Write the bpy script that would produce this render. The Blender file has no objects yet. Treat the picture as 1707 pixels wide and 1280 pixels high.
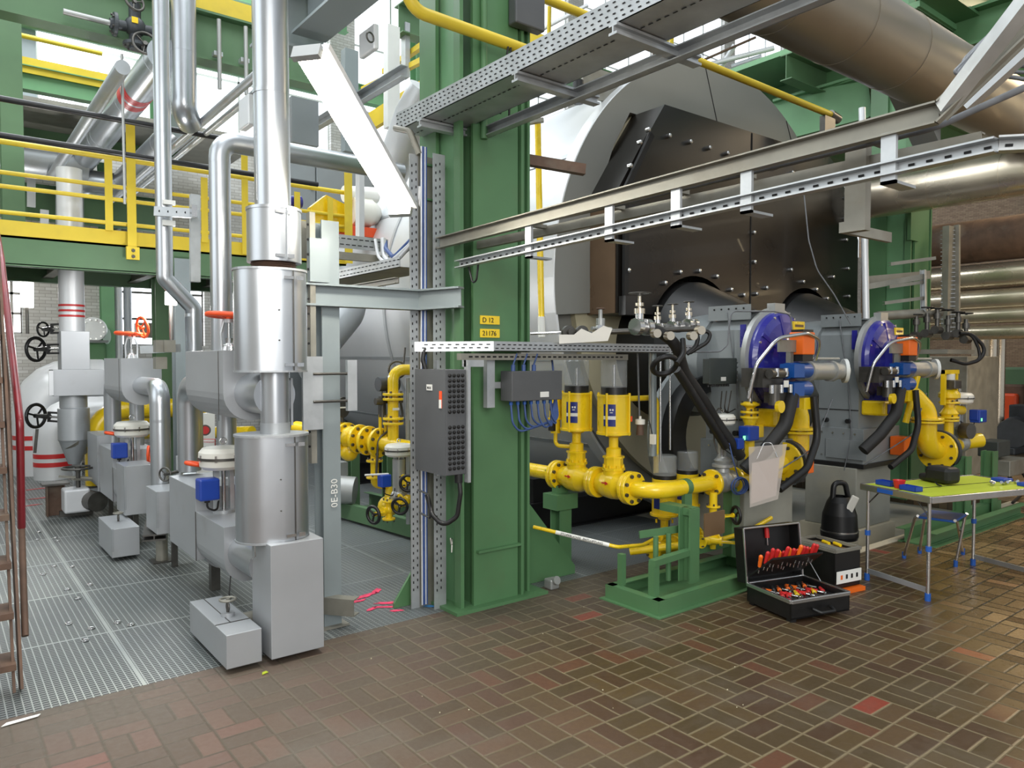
import bpy, math, random
from mathutils import Vector as V, Matrix, Quaternion
random.seed(7)
SC=bpy.context.scene; COL=SC.collection
# ---------------- camera, world, lights, exposure ----------------
# world axes: +Y runs along the boilers (away, to the left), +X along the boiler fronts (away, to the right)
FPX=1239.0; CX,CY=853.5,640.0; HEAD=math.radians(38.0); PIT=math.atan(40/FPX); CH=1.6
FWD=V((math.sin(HEAD)*math.cos(PIT),math.cos(HEAD)*math.cos(PIT),-math.sin(PIT)))
RT=V((math.cos(HEAD),-math.sin(HEAD),0)); UP=RT.cross(FWD)
cam=bpy.data.cameras.new('camera'); co=bpy.data.objects.new('camera',cam); COL.objects.link(co)
cam.sensor_width=36; cam.lens=36*FPX/1707; cam.clip_end=200; cam.clip_start=.05
m=Matrix.Identity(4)
for i in range(3): m[i][0]=RT[i]; m[i][1]=UP[i]; m[i][2]=-FWD[i]
m[0][3]=0; m[1][3]=0; m[2][3]=CH
co.matrix_world=m; SC.camera=co
w=bpy.data.worlds.new('daylight'); SC.world=w; w.use_nodes=True
w.node_tree.nodes['Background'].inputs[0].default_value=(.86,.93,1,1)
w.node_tree.nodes['Background'].inputs[1].default_value=0.75
def area(loc,size,power,col,rot=(0,0,0),sy=None):  # one name for skylights, warm aisle lamps and added fills alike
    l=bpy.data.lights.new('hall_and_fill_light','AREA'); l.energy=power; l.color=col; l.size=size
    if sy: l.shape='RECTANGLE'; l.size_y=sy
    o=bpy.data.objects.new('hall_and_fill_light',l); o.location=loc; o.rotation_euler=rot; COL.objects.link(o); return o
area((2,3.0,8.6),7,520,(.93,.97,1),sy=5)
area((1,9.5,8.6),7,800,(.93,.97,1),sy=5)
area((-3.6,5,4.5),5,130,(.9,.96,1),(0,math.radians(-78),0),sy=4)
area((-2,-4.5,5),6,380,(1,.98,.94),(math.radians(62),0,math.radians(-25)),sy=3)  # added fill from behind the camera, brightens the front faces
area((-.8,-3.2,2.6),2.5,150,(1,.98,.95),(math.radians(82),0,math.radians(-30)),sy=1.5)  # added flash-like fill, low and close behind the camera
area((13,1.5,6.5),3,560,(1,.78,.5),sy=3)  # stands in for the warm lamps over the right aisle
area((12,.5,3.6),2,160,(1,.8,.5),(math.radians(-50),math.radians(50),0),sy=1)  # low warm light added to bring gloss onto the aisle floor
area((9.3,1.0,2.7),1.2,70,(1,.86,.62),(0,math.radians(-95),0),sy=.5)  # warm light added out of view, aimed at the stacked clad pipes
area((13,5,7.5),3,200,(1,.8,.55),sy=3)  # another of the warm overhead lamps on the right
SC.view_settings.view_transform='Standard'; SC.view_settings.look='None'
SC.view_settings.gamma=1; SC.view_settings.use_curve_mapping=False; SC.view_settings.exposure=-0.1
SC.cycles.max_bounces=7; SC.cycles.use_denoising=True
SC.cycles.caustics_reflective=False; SC.cycles.caustics_refractive=False

# ---------------- placing: a photo pixel meets a plane of the hall ----------------
def ray(x,y): return FWD+RT*((x-CX)/FPX)+UP*((CY-y)/FPX)
def gx(x,y,X): r=ray(x,y); t=X/r.x; return V((X,r.y*t,CH+r.z*t))
def gy(x,y,Y): r=ray(x,y); t=Y/r.y; return V((r.x*t,Y,CH+r.z*t))
def gz(x,y,Z=0): r=ray(x,y); t=(Z-CH)/r.z; return V((r.x*t,r.y*t,Z))
def gw(x,y,w): return V((0,0,CH))+ray(x,y)*w

# ---------------- materials ----------------
def lin(c): 
    return tuple((v/255/12.92 if v<=10 else ((v/255+.055)/1.055)**2.4) for v in c)+(1,)
class NT:
    def __init__(s,name):
        s.mat=bpy.data.materials.new(name); s.mat.use_nodes=True; s.t=s.mat.node_tree; s.b=s.t.nodes['Principled BSDF']
        s.pos=s.t.nodes.new('ShaderNodeNewGeometry').outputs['Position']
    def n(s,ty,**k):
        o=s.t.nodes.new('ShaderNode'+ty)
        for a,b in k.items(): setattr(o,a,b)
        return o
    def set(s,i,v):
        if hasattr(v,'is_linked') or hasattr(v,'links'): s.t.links.new(v,i)
        else: i.default_value=v
    def m(s,op,a,b=0,c=0):
        o=s.n('Math',operation=op); s.set(o.inputs[0],a); s.set(o.inputs[1],b)
        if op in('MULTIPLY_ADD','SMOOTH_MIN'): s.set(o.inputs[2],c)
        return o.outputs[0]
    def mix(s,f,a,b):
        o=s.n('Mix',data_type='RGBA'); s.set(o.inputs[0],f); s.set(o.inputs[6],a); s.set(o.inputs[7],b); return o.outputs[2]
    def noise(s,scale,detail=3,vec=None,rough=.55):
        o=s.n('TexNoise'); o.inputs['Scale'].default_value=scale; o.inputs['Detail'].default_value=detail; o.inputs['Roughness'].default_value=rough
        s.t.links.new(vec or s.pos,o.inputs['Vector']); return o.outputs['Fac']
    def step(s,x,a,b):
        o=s.n('MapRange'); o.clamp=True; s.set(o.inputs[0],x); o.inputs[1].default_value=a; o.inputs[2].default_value=b; return o.outputs[0]
    def bump(s,h,st=.3,d=.01):
        o=s.n('Bump'); o.inputs['Strength'].default_value=st; o.inputs['Distance'].default_value=d; s.t.links.new(h,o.inputs['Height']); s.t.links.new(o.outputs[0],s.b.inputs['Normal'])
def mat(name,rgb,rough=.5,metal=0,var=.12,scale=6,coat=0,bump=0,dirt=None,spec=.5):
    n=NT(name); c=lin(rgb); b=n.b
    f=n.step(n.noise(scale,4),.3,.7)
    lo=tuple(v*(1-var) for v in c[:3])+(1,); hi=tuple(min(1,v*(1+var)) for v in c[:3])+(1,)
    colr=n.mix(f,lo,hi)
    if dirt: colr=n.mix(n.m('MULTIPLY',n.step(n.noise(2.3,6),.56,.74),dirt[1]),colr,lin(dirt[0]))
    n.set(b.inputs['Base Color'],colr); b.inputs['Metallic'].default_value=metal
    n.set(b.inputs['Roughness'],n.m('MULTIPLY_ADD',f,.1,rough-.05))
    b.inputs['Coat Weight'].default_value=coat; b.inputs['Specular IOR Level'].default_value=spec
    if bump: n.bump(n.noise(scale*6,3),bump,.004)
    return n.mat
M={}
M['alu']=mat('aluminium_cladding',(180,184,188),.32,.85,.05,1.7,bump=.025)
M['alu2']=mat('dull_aluminium_cladding',(168,172,175),.45,.6,.07,2.5,bump=.1,dirt=((120,110,95),.35))
M['box']=mat('flat_aluminium_sheet',(176,179,182),.45,.5,.05,2,dirt=((140,132,120),.3))
M['stain']=mat('polished_pipe_cladding',(214,202,182),.28,.85,.06,2)
M['dclad']=mat('dull_duct_cladding',(138,130,116),.42,.6,.08,2)
M['shell']=mat('boiler_sheet_cladding',(200,202,204),.4,.35,.06,.9,bump=.05,dirt=((210,210,212),.4))
M['front']=mat('boiler_front_sheet',(136,136,130),.55,.25,.05,1.2)
M['cream']=mat('cream_plate',(186,178,150),.6,0,.06,2)
M['black']=mat('black_windbox_steel',(20,17,14),.3,.1,.3,1.4,coat=.08,spec=.45)
M['blk']=mat('black_paint',(24,24,25),.4,0,.2,5)
M['rub']=mat('black_rubber',(20,20,21),.5,0,.2,8)
M['green']=mat('green_steel_paint',(84,124,84),.42,0,.1,2.2,bump=.05,dirt=((92,98,70),.35))
M['green2']=mat('pale_and_lit_green_paint',(104,150,108),.5,0,.1,2,dirt=((120,120,90),.3))
M['greend']=mat('dark_green_steel_paint',(84,116,82),.55,0,.12,2)
M['yel']=mat('gas_yellow_paint',(240,204,28),.28,0,.06,5,coat=.3)
M['yrail']=mat('railing_yellow_paint',(212,186,50),.45,0,.08,4,dirt=((150,130,60),.3))
M['galv']=mat('galvanised_steel',(182,186,188),.42,.6,.12,9,bump=.05)
M['galvd']=mat('dusty_galvanised_steel',(142,140,130),.5,.45,.15,7,dirt=((110,96,76),.5))
M['gpost']=mat('grey_steel_paint',(140,150,152),.45,.25,.06,3)
M['gbox']=mat('grey_enclosure',(82,84,86),.5,0,.06,8)
M['dbox']=mat('dark_green_grey_enclosure',(58,64,62),.5,0,.06,8)
M['burn']=mat('burner_grey_paint',(130,136,138),.42,.1,.05,3)
M['blue']=mat('motor_blue_paint',(44,44,140),.28,0,.1,3,coat=.4)
M['blue2']=mat('actuator_blue_paint',(22,76,150),.32,0,.08,5,coat=.2)
M['blue3']=mat('positioner_blue_plastic',(30,66,160),.35,0,.05,5)
M['cable']=mat('blue_cable',(62,86,140),.45,0,.2,20)
M['cabg']=mat('grey_cable',(105,108,112),.45,0,.2,20)
M['oran']=mat('orange_plastic',(240,110,30),.4,0,.04,5)
M['redp']=mat('orange_red_handwheel',(236,84,36),.4,0,.05,5)
M['red']=mat('red_paint',(196,40,40),.4,0,.05,5)
M['dred']=mat('worn_red_handrail',(120,26,34),.35,0,.2,6,coat=.3)
M['white']=mat('white_enamel',(228,226,216),.35,0,.04,4)
M['wpipe']=mat('white_pipe_wrap',(216,218,220),.4,.25,.04,2)
M['wht']=mat('white_plate',(236,236,230),.45,0,.02,4)
M['chrome']=mat('bright_steel',(200,200,200),.22,.95,.05,5)
M['dsteel']=mat('dark_steel',(92,90,86),.38,.7,.2,9)
M['iron']=mat('cast_iron_grey',(70,74,78),.5,.3,.15,9)
M['rust']=mat('rusty_steel',(98,76,62),.7,.1,.3,7,bump=.2,dirt=((130,120,105),.7))
M['silv']=mat('silver_paint',(170,172,170),.4,.5,.06,5)
M['conc']=mat('concrete',(146,146,136),.75,0,.12,3,bump=.2,dirt=((160,152,128),.5))
M['concl']=mat('pale_concrete',(192,184,162),.75,0,.08,3,bump=.1)
M['brownst']=mat('brown_side_steel',(120,98,78),.3,.5,.1,3)
M['wood']=mat('brown_board',(112,88,62),.6,0,.1,5)
M['lime']=mat('lime_table_laminate',(176,190,52),.45,0,.05,4)
M['case']=mat('black_case_plastic',(18,17,17),.42,0,.2,20)
M['tblue']=mat('blue_plastic_foot',(36,88,170),.4,0,.05,6)
M['paper']=mat('pale_paper',(190,176,170),.7,0,.03,6)
M['bluespray']=mat('blue_spray_paint',(60,130,190),.7,0,.2,20)
M['pink']=mat('pink_spray_paint',(214,60,96),.7,0,.35,20)
M['label']=mat('white_label',(225,225,220),.5,0,.02,4)
M['lblue']=mat('label_blue',(30,44,120),.45,0,.02,4)
M['dark']=mat('dark_opening',(16,16,16),.8,0,.1,4)
M['pvc']=mat('black_sleeve',(28,27,26),.6,0,.2,6,bump=.3)
M['whitesteel']=mat('white_painted_steel',(220,222,218),.5,0,.05,4)
def glassm(name,rgb,rough=.03,a=.3):
    n=NT(name); n.b.inputs['Base Color'].default_value=lin(rgb); n.b.inputs['Roughness'].default_value=rough
    n.b.inputs['Alpha'].default_value=a; n.b.inputs['Specular IOR Level'].default_value=.8; n.b.inputs['Coat Weight'].default_value=.5
    return n.mat
M['glass']=glassm('clear_glass_cover',(190,195,196))
M['film']=glassm('clear_plastic_sleeve',(215,205,195),.15,.45)
def emit(name,rgb,st):
    n=NT(name); n.b.inputs['Emission Color'].default_value=lin(rgb); n.b.inputs['Emission Strength'].default_value=st; n.b.inputs['Base Color'].default_value=(.8,.8,.8,1); return n.mat
M['tube']=emit('fluorescent_light',(255,246,228),40)
M['day']=emit('daylight_glass',(236,244,255),2.2)
M['day2']=emit('low_window_daylight',(240,246,255),5)
M['lamp']=emit('lamp_light',(255,250,240),18)
M['led']=emit('green_led',(60,255,120),2)

# ---------------- mesh builder ----------------
def frame(d):
    d=d.normalized(); a=V((0,0,1)) if abs(d.z)<.9 else V((1,0,0))
    u=a.cross(d).normalized(); return u,d.cross(u)
def rounded(pts,r,seg=6):
    pts=[V(p) for p in pts]; out=[pts[0]]
    for i in range(1,len(pts)-1):
        a,b,c=pts[i-1],pts[i],pts[i+1]; d1=(a-b); d2=(c-b)
        ang=d1.angle(d2,math.pi); 
        if ang>3.1: out.append(b); continue
        t=min(r/math.tan(ang/2),d1.length*.49 if i>1 else d1.length*.98,d2.length*.49 if i<len(pts)-2 else d2.length*.98)
        p=b+d1.normalized()*t; q=b+d2.normalized()*t
        rr=t*math.tan(ang/2); cen=b+(d1.normalized()+d2.normalized()).normalized()*(rr/math.sin(ang/2))
        for k in range(seg+1):
            f=k/seg; th=(p-cen).angle(q-cen,0)
            out.append(cen+((p-cen)*math.sin((1-f)*th)+(q-cen)*math.sin(f*th))/math.sin(th) if th>1e-4 else p)
    out.append(pts[-1]); return out
class MB:
    def __init__(s): s.v=[]; s.f=[]; s.s=[]
    def add(s,vs,fs,sm=False):
        o=len(s.v); s.v+= [tuple(v) for v in vs]
        for f in fs: s.f.append([i+o for i in f]); s.s.append(sm)
        return s
    def box(s,a,b):
        x0,x1=sorted((a[0],b[0])); y0,y1=sorted((a[1],b[1])); z0,z1=sorted((a[2],b[2]))
        return s.add([(x0,y0,z0),(x1,y0,z0),(x1,y1,z0),(x0,y1,z0),(x0,y0,z1),(x1,y0,z1),(x1,y1,z1),(x0,y1,z1)],
            [(0,3,2,1),(4,5,6,7),(0,1,5,4),(1,2,6,5),(2,3,7,6),(3,0,4,7)])
    def ob(s,c,size,u=(1,0,0),v=(0,1,0)):
        c=V(c);u=V(u).normalized();v=V(v);v=(v-u*v.dot(u)).normalized();w_=u.cross(v);h=[t/2 for t in size]
        P=[c+u*(i*h[0])+v*(j*h[1])+w_*(k*h[2]) for k in(-1,1) for i,j in((-1,-1),(1,-1),(1,1),(-1,1))]
        return s.add(P,[(0,3,2,1),(4,5,6,7),(0,1,5,4),(1,2,6,5),(2,3,7,6),(3,0,4,7)])
    def bar(s,a,b,w_,h,up=(0,0,1)):
        a=V(a);b=V(b);d=b-a; up=V(up)
        if abs(d.normalized().dot(up))>.95: up=V((0,1,0))
        sd=up.cross(d).normalized(); return s.ob((a+b)/2,(d.length,w_,h),d,sd)
    def cyl(s,a,b,r,r2=None,n=20,caps=True):
        a=V(a);b=V(b);u,v=frame(b-a); r2=r if r2 is None else r2
        P=[a+(u*math.cos(t)+v*math.sin(t))*r for t in [2*math.pi*i/n for i in range(n)]]+[b+(u*math.cos(t)+v*math.sin(t))*r2 for t in [2*math.pi*i/n for i in range(n)]]
        s.add(P,[(i,(i+1)%n,n+(i+1)%n,n+i) for i in range(n)],True)
        if caps:
            s.add(P[:n],[tuple(range(n))[::-1]]); s.add(P[n:],[tuple(range(n))])
        return s
    def tube(s,pts,r,bend=None,n=12,seg=6):
        pts=rounded(pts,bend,seg) if bend else [V(p) for p in pts]
        q=[pts[0]]
        for p in pts[1:]:
            if (p-q[-1]).length>1e-4: q.append(p)
        pts=q; m_=len(pts); T_=[]
        for i in range(m_):
            d=(pts[min(i+1,m_-1)]-pts[max(i-1,0)]).normalized(); T_.append(d)
        u,_=frame(T_[0]); P=[]
        for i in range(m_):
            u=(u-T_[i]*u.dot(T_[i])).normalized(); v=T_[i].cross(u)
            k=1
            if 0<i<m_-1:
                c_=(pts[i]-pts[i-1]).normalized().dot(T_[i]); k=1/max(.7,c_)
            for j in range(n):
                t=2*math.pi*j/n; P.append(pts[i]+(u*math.cos(t)+v*math.sin(t))*r*(k if k<1.2 else 1.2))
        s.add(P,[(i*n+j,i*n+(j+1)%n,(i+1)*n+(j+1)%n,(i+1)*n+j) for i in range(m_-1) for j in range(n)],True)
        s.add(P[:n],[tuple(range(n))[::-1]]); s.add(P[-n:],[tuple(range(n))]); return s
    def lathe(s,prof,o=(0,0,0),ax=(0,0,1),n=24,sm=True):
        o=V(o);ax=V(ax).normalized();u,v=frame(ax);P=[]
        for r,h in prof:
            for j in range(n):
                t=2*math.pi*j/n; P.append(o+ax*h+(u*math.cos(t)+v*math.sin(t))*max(r,1e-4))
        m_=len(prof)
        # sharp profile corners: every ring pair gets vertices of its own
        for i in range(m_-1):
            s.add(P[i*n:(i+2)*n],[(j,(j+1)%n,n+(j+1)%n,n+j) for j in range(n)],sm)
        return s
    def prism(s,poly,o,u,v,t,sm=False):
        o=V(o);u=V(u);v=V(v);w_=u.cross(v).normalized()*t;n=len(poly)
        A=[o+u*a+v*b for a,b in poly];B=[p+w_ for p in A]
        s.add(A+B,[tuple(range(n))[::-1],tuple(range(n,2*n))])
        return s.add(A+B,[(i,(i+1)%n,n+(i+1)%n,n+i) for i in range(n)],sm)
    def ball(s,c,r,n=14,sc=(1,1,1)):
        c=V(c);k=n//2; P=[];F=[]
        for i in range(k+1):
            ph=math.pi*i/k
            for j in range(n):
                t=2*math.pi*j/n; P.append(c+V((math.sin(ph)*math.cos(t)*r*sc[0],math.sin(ph)*math.sin(t)*r*sc[1],math.cos(ph)*r*sc[2])))
        for i in range(k):
            for j in range(n): F.append((i*n+j,(i+1)*n+j,(i+1)*n+(j+1)%n,i*n+(j+1)%n))
        return s.add(P,F,True)
    def torus(s,c,ax,R,r,n=24,k=8,a0=0,a1=2*math.pi):
        c=V(c);u,v=frame(V(ax)); 
        pts=[c+(u*math.cos(a0+(a1-a0)*i/n)+v*math.sin(a0+(a1-a0)*i/n))*R for i in range(n+1)]
        return s.tube(pts,r,n=k)
    def ibeam(s,a,b,h,w_,up=(0,0,1),t=.012,web=.009):
        a=V(a);b=V(b);up=V(up).normalized()
        for k in(-1,1): s.bar(a+up*k*(h/2-t/2),b+up*k*(h/2-t/2),w_,t,up)
        return s.bar(a,b,web,h-2*t,up)
    def chan(s,a,b,h,w_,up=(0,0,1),side=1,t=.006):
        a=V(a);b=V(b);up=V(up).normalized();d=(b-a).normalized();sd=up.cross(d).normalized()*side
        s.bar(a,b,t,h,up)
        for k in(-1,1): s.bar(a+up*k*(h/2-t/2)+sd*w_/2,b+up*k*(h/2-t/2)+sd*w_/2,w_,t,up)
        return s
WL={}
def wl(o): return WL.get(o.name,V((0,0,0))) if o else V((0,0,0))
def P(name,mb,mt,parent=None,label=None,bev=0,kind=None):
    off=wl(parent); me=bpy.data.meshes.new(name)
    me.from_pydata([(v[0]-off.x,v[1]-off.y,v[2]-off.z) for v in mb.v],[],mb.f); me.polygons.foreach_set('use_smooth',mb.s)
    me.materials.append(M[mt] if isinstance(mt,str) else mt); me.update()
    o=bpy.data.objects.new(name,me); COL.objects.link(o)
    if parent: o.parent=parent
    WL[o.name]=off
    if label: o['label']=label
    if kind: o['kind']=kind
    if bev:
        b=o.modifiers.new('bevel','BEVEL'); b.width=bev; b.segments=2; b.limit_method='ANGLE'; b.angle_limit=.7
    return o
def T(name,label,cat,loc=(0,0,0),group=None):
    o=bpy.data.objects.new(name,None); COL.objects.link(o); o.location=loc; o.empty_display_size=.1
    o['label']=label; o['category']=cat
    if group: o['group']=group
    WL[o.name]=V(loc); return o
def ONE(name,label,cat,mb,mt,group=None,bev=0,kind=None):
    n=len(mb.v); c=V((sum(v[0] for v in mb.v)/n,sum(v[1] for v in mb.v)/n,min(v[2] for v in mb.v)))
    mb.v=[(v[0]-c.x,v[1]-c.y,v[2]-c.z) for v in mb.v]
    o=P(name,mb,mt,None,label,bev,kind); o.location=c; WL[o.name]=c; o['category']=cat
    if group: o['group']=group
    return o
def S(name,mb,mt): return P(name,mb,mt,kind='structure')
def ct(o,par=None):
    c=o.copy(); COL.objects.link(c)
    if par: c.parent=par
    for ch in list(KIDS.get(o.name,())): ct(ch,c)
    return c
KIDS={}
def dup(root,loc,rz=0,label=None,group=None,sc=1):
    KIDS.clear()
    for o in COL.objects:
        if o.parent: KIDS.setdefault(o.parent.name,[]).append(o)
    c=ct(root); c.location=loc; c.rotation_euler=(0,0,rz); c.scale=(sc,sc,sc)
    if label: c['label']=label
    if group: c['group']=group
    return c
BM={}
def bolt(parent,p,ax,r=.012,h=.018,mt='dsteel',name='bolt',hexa=True):
    key=(round(r,4),round(h,4),mt,name)
    if key not in BM:
        mb=MB(); mb.cyl((0,0,0),(0,0,h),r,n=6 if hexa else 10); 
        if not hexa: mb.ball((0,0,h),r,8,(1,1,.5))
        me=bpy.data.meshes.new(name); me.from_pydata(mb.v,[],mb.f); me.materials.append(M[mt]); me.polygons.foreach_set('use_smooth',[not hexa]*len(mb.f)); BM[key]=me
    o=bpy.data.objects.new(name,BM[key]); COL.objects.link(o); o.parent=parent; o.location=V(p)-wl(parent)
    o.rotation_mode='QUATERNION'; o.rotation_quaternion=V((0,0,1)).rotation_difference(V(ax)); return o
def ring(parent,c,ax,R,n,r=.012,h=.018,mt='dsteel',ph=.5,name='bolt'):
    c=V(c);u,v=frame(V(ax))
    for i in range(n):
        t=2*math.pi*(i+ph)/n; bolt(parent,c+(u*math.cos(t)+v*math.sin(t))*R,ax,r,h,mt,name)
def flange(parent,c,ax,R,t=.03,mt='yel',n=8,br=.014,bmt='dsteel',both=False,name='flange'):
    c=V(c);ax=V(ax).normalized(); mb=MB().lathe([(0,-t/2),(R*.97,-t/2),(R,-t/2+.003),(R,t/2-.003),(R*.97,t/2),(0,t/2)],c,ax,28,False)
    f=P(name,mb,mt,parent)
    if n:
        ring(f,c+ax*t/2,ax,R*.8,n,br,.016,bmt)
        if both: ring(f,c-ax*t/2,-ax,R*.8,n,br,.016,bmt)
    return f
def wheel(parent,c,ax,R,r=None,mt='blk',spokes=3,name='handwheel'):
    c=V(c);ax=V(ax).normalized();u,v=frame(ax);r=r or R*.12
    mb=MB().torus(c,ax,R,r,24,8)
    for i in range(spokes):
        t=2*math.pi*i/spokes+.3; mb.tube([c-ax*R*.1,c+(u*math.cos(t)+v*math.sin(t))*R*.96],r*.6,n=6)
    mb.cyl(c-ax*R*.25,c+ax*R*.12,R*.2,n=10); return P(name,mb,mt,parent)
def pipe(name,label,cat,pts,r,mt='alu',bend=None,n=24,bands=(),group=None,bmt=None,seg=6):
    """an insulated pipe run; bands = distances along the straight pieces as (segment index, fraction)"""
    pts=[V(p) for p in pts]; lo=min(pts,key=lambda p:p.z)
    root=T(name,label,cat,lo,group); P('jacket',MB().tube(pts,r,bend,n,seg),mt,root)
    for si,f in bands:
        a,b=pts[si],pts[si+1]; c=a.lerp(b,f); d=(b-a).normalized()
        P('seam_band',MB().cyl(c-d*.012,c+d*.012,r*1.012,n=n),bmt or mt,root)
    return root
# ---------------- floor, walls, roof ----------------
def brick_floor():
    n=NT('clinker_brick_floor'); b=n.b
    sx=n.n('SeparateXYZ'); n.t.links.new(n.pos,sx.inputs[0]); X,Y=sx.outputs[0],sx.outputs[1]
    wob=n.m('MULTIPLY',n.m('SUBTRACT',n.noise(3,2),.5),.012)
    u=n.m('DIVIDE',n.m('ADD',n.m('SUBTRACT',X,2.91),wob),.198); v=n.m('DIVIDE',n.m('ADD',n.m('SUBTRACT',Y,1.90),wob),.198)
    fu,fv=n.m('FRACT',u),n.m('FRACT',v); cu,cv=n.m('FLOOR',u),n.m('FLOOR',v)
    par=n.m('FLOORED_MODULO',n.m('ADD',cu,cv),2); par=n.m('GREATER_THAN',par,.5)
    sel=n.m('ADD',n.m('MULTIPLY',fu,par),n.m('MULTIPLY',fv,n.m('SUBTRACT',1,par)))
    half=n.m('GREATER_THAN',sel,.5)
    e1=n.m('MINIMUM',n.m('MINIMUM',fu,n.m('SUBTRACT',1,fu)),n.m('MINIMUM',fv,n.m('SUBTRACT',1,fv)))
    d=n.m('MINIMUM',e1,n.m('ABSOLUTE',n.m('SUBTRACT',sel,.5)))
    cb=n.n('CombineXYZ'); n.t.links.new(cu,cb.inputs[0]); n.t.links.new(cv,cb.inputs[1]); n.t.links.new(half,cb.inputs[2])
    wn=n.n('TexWhiteNoise'); n.t.links.new(cb.outputs[0],wn.inputs[0]); r=wn.outputs[0]
    cr=n.n('ValToRGB'); n.t.links.new(r,cr.inputs[0]); el=cr.color_ramp.elements
    el[0].color=lin((66,54,33)); el[1].position=.985; el[1].color=lin((128,50,36))
    for p_,c in((.3,(76,61,37)),(.55,(64,46,31)),(.75,(80,62,41)),(.9,(88,56,39))):
        e=el.new(p_); e.color=lin(c)
    cr.color_ramp.interpolation='CONSTANT'
    f2=n.step(n.noise(30,4),.3,.75)
    col=n.mix(n.m('MULTIPLY',f2,.35),cr.outputs[0],lin((70,54,38)))
    # towards the side aisle the bricks are older, redder and rounder, with dark joints
    old=n.step(n.m('ADD',n.m('SUBTRACT',n.m('MULTIPLY',X,.62),Y),n.m('MULTIPLY',n.noise(1.3,3),.5)),1.2,1.75)
    col=n.mix(n.m('MULTIPLY',old,.7),col,n.mix(r,lin((104,80,52)),lin((168,140,98))))
    left=n.m('SUBTRACT',1,n.step(n.m('ADD',X,n.m('MULTIPLY',n.noise(1.2,3),1.0)),1.5,3.1))
    col=n.mix(n.m('MULTIPLY',left,.72),col,n.mix(n.step(r,.2,.8),lin((84,70,60)),lin((106,80,70))))
    dust=n.m('MULTIPLY',n.step(n.noise(1.1,5),.5,.72),n.m('SUBTRACT',1,n.step(X,2.8,4.2)))
    near=n.step(n.m('ADD',Y,n.m('MULTIPLY',n.noise(1.5,4),.8)),3.2,4.2)
    dust=n.m('MAXIMUM',dust,n.m('MULTIPLY',near,.8)); 
    jm=n.m('SUBTRACT',1,n.step(d,.018,.04))
    joint=n.mix(n.m('MAXIMUM',old,n.m('MULTIPLY',left,.8)),lin((112,100,76)),lin((52,42,32)))
    col=n.mix(jm,col,joint)
    col=n.mix(n.m('MULTIPLY',dust,.7),col,lin((92,86,76)))
    n.set(b.inputs['Base Color'],col)
    n.set(b.inputs['Roughness'],n.m('SUBTRACT',n.m('ADD',n.m('MULTIPLY_ADD',f2,.2,.33),n.m('MULTIPLY',n.m('MAXIMUM',dust,left),.25)),n.m('MULTIPLY',old,.16)))
    n.bump(n.m('ADD',n.step(d,.0,.05),n.m('MULTIPLY',n.noise(40,3),.3)),.5,.004); return n.mat
def grating():
    n=NT('steel_grating'); b=n.b
    sx=n.n('SeparateXYZ'); n.t.links.new(n.pos,sx.inputs[0]); X,Y=sx.outputs[0],sx.outputs[1]
    def line(c,pitch,wd,off=0): 
        f=n.m('FRACT',n.m('DIVIDE',n.m('SUBTRACT',c,off),pitch)); return n.m('LESS_THAN',n.m('MINIMUM',f,n.m('SUBTRACT',1,f)),wd/pitch/2)
    bars=line(X,.034,.006); rungs=line(Y,.026,.009)
    jx=line(X,1.0,.018,.8); jy=line(Y,.965,.016,4.87)
    g=n.m('MAXIMUM',n.m('MULTIPLY',bars,.9),n.m('MULTIPLY',rungs,.75)); g=n.m('MAXIMUM',g,n.m('MAXIMUM',jx,jy))
    f=n.step(n.noise(1.4,4),.3,.7)
    steel=n.mix(f,lin((140,146,146)),lin((170,174,168)))
    cell=n.n('CombineXYZ'); n.t.links.new(n.m('FLOOR',n.m('DIVIDE',n.m('SUBTRACT',X,.8),1)),cell.inputs[0]); n.t.links.new(n.m('FLOOR',n.m('DIVIDE',n.m('SUBTRACT',Y,4.87),.965)),cell.inputs[1])
    wn=n.n('TexWhiteNoise'); n.t.links.new(cell.outputs[0],wn.inputs[0])
    hole=n.mix(wn.outputs[0],lin((44,50,52)),lin((84,88,86)))
    dust=n.m('MULTIPLY',n.step(n.m('ADD',X,n.m('MULTIPLY',n.noise(2,4),.8)),1.9,2.6),n.step(n.noise(5,5),.2,.6))
    col=n.mix(g,hole,steel); col=n.mix(n.m('MULTIPLY',dust,.7),col,lin((112,118,120)))
    n.set(b.inputs['Base Color'],col); b.inputs['Metallic'].default_value=.35; b.inputs['Roughness'].default_value=.5
    n.bump(g,.6,.006); return n.mat
def wallmat(name,c1,c2,mort,swap):
    n=NT(name); sx=n.n('SeparateXYZ'); n.t.links.new(n.pos,sx.inputs[0]); cb=n.n('CombineXYZ')
    n.t.links.new(sx.outputs[0 if swap=='x' else 1],cb.inputs[0]); n.t.links.new(sx.outputs[2],cb.inputs[1])
    t=n.n('TexBrick'); n.t.links.new(cb.outputs[0],t.inputs[0]); t.inputs['Scale'].default_value=1.7
    t.inputs['Brick Width'].default_value=.26; t.inputs['Row Height'].default_value=.085; t.inputs['Mortar Size'].default_value=.008
    t.inputs['Color1'].default_value=lin(c1); t.inputs['Color2'].default_value=lin(c2); t.inputs['Mortar'].default_value=lin(mort)
    col=n.mix(n.m('MULTIPLY',n.step(n.noise(1.1,5),.5,.75),.5),t.outputs[0],lin(mort))
    n.set(n.b.inputs['Base Color'],col); n.b.inputs['Roughness'].default_value=.8; n.bump(t.outputs[1],-.4,.01); return n.mat
M['brickf']=brick_floor(); M['grate']=grating()
M['wallw']=wallmat('whitewashed_brick',(216,214,210),(196,193,187),(172,168,160),'x')
M['walls']=wallmat('brown_brick_side',(150,128,104),(128,104,84),(104,92,78),'y')
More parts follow.
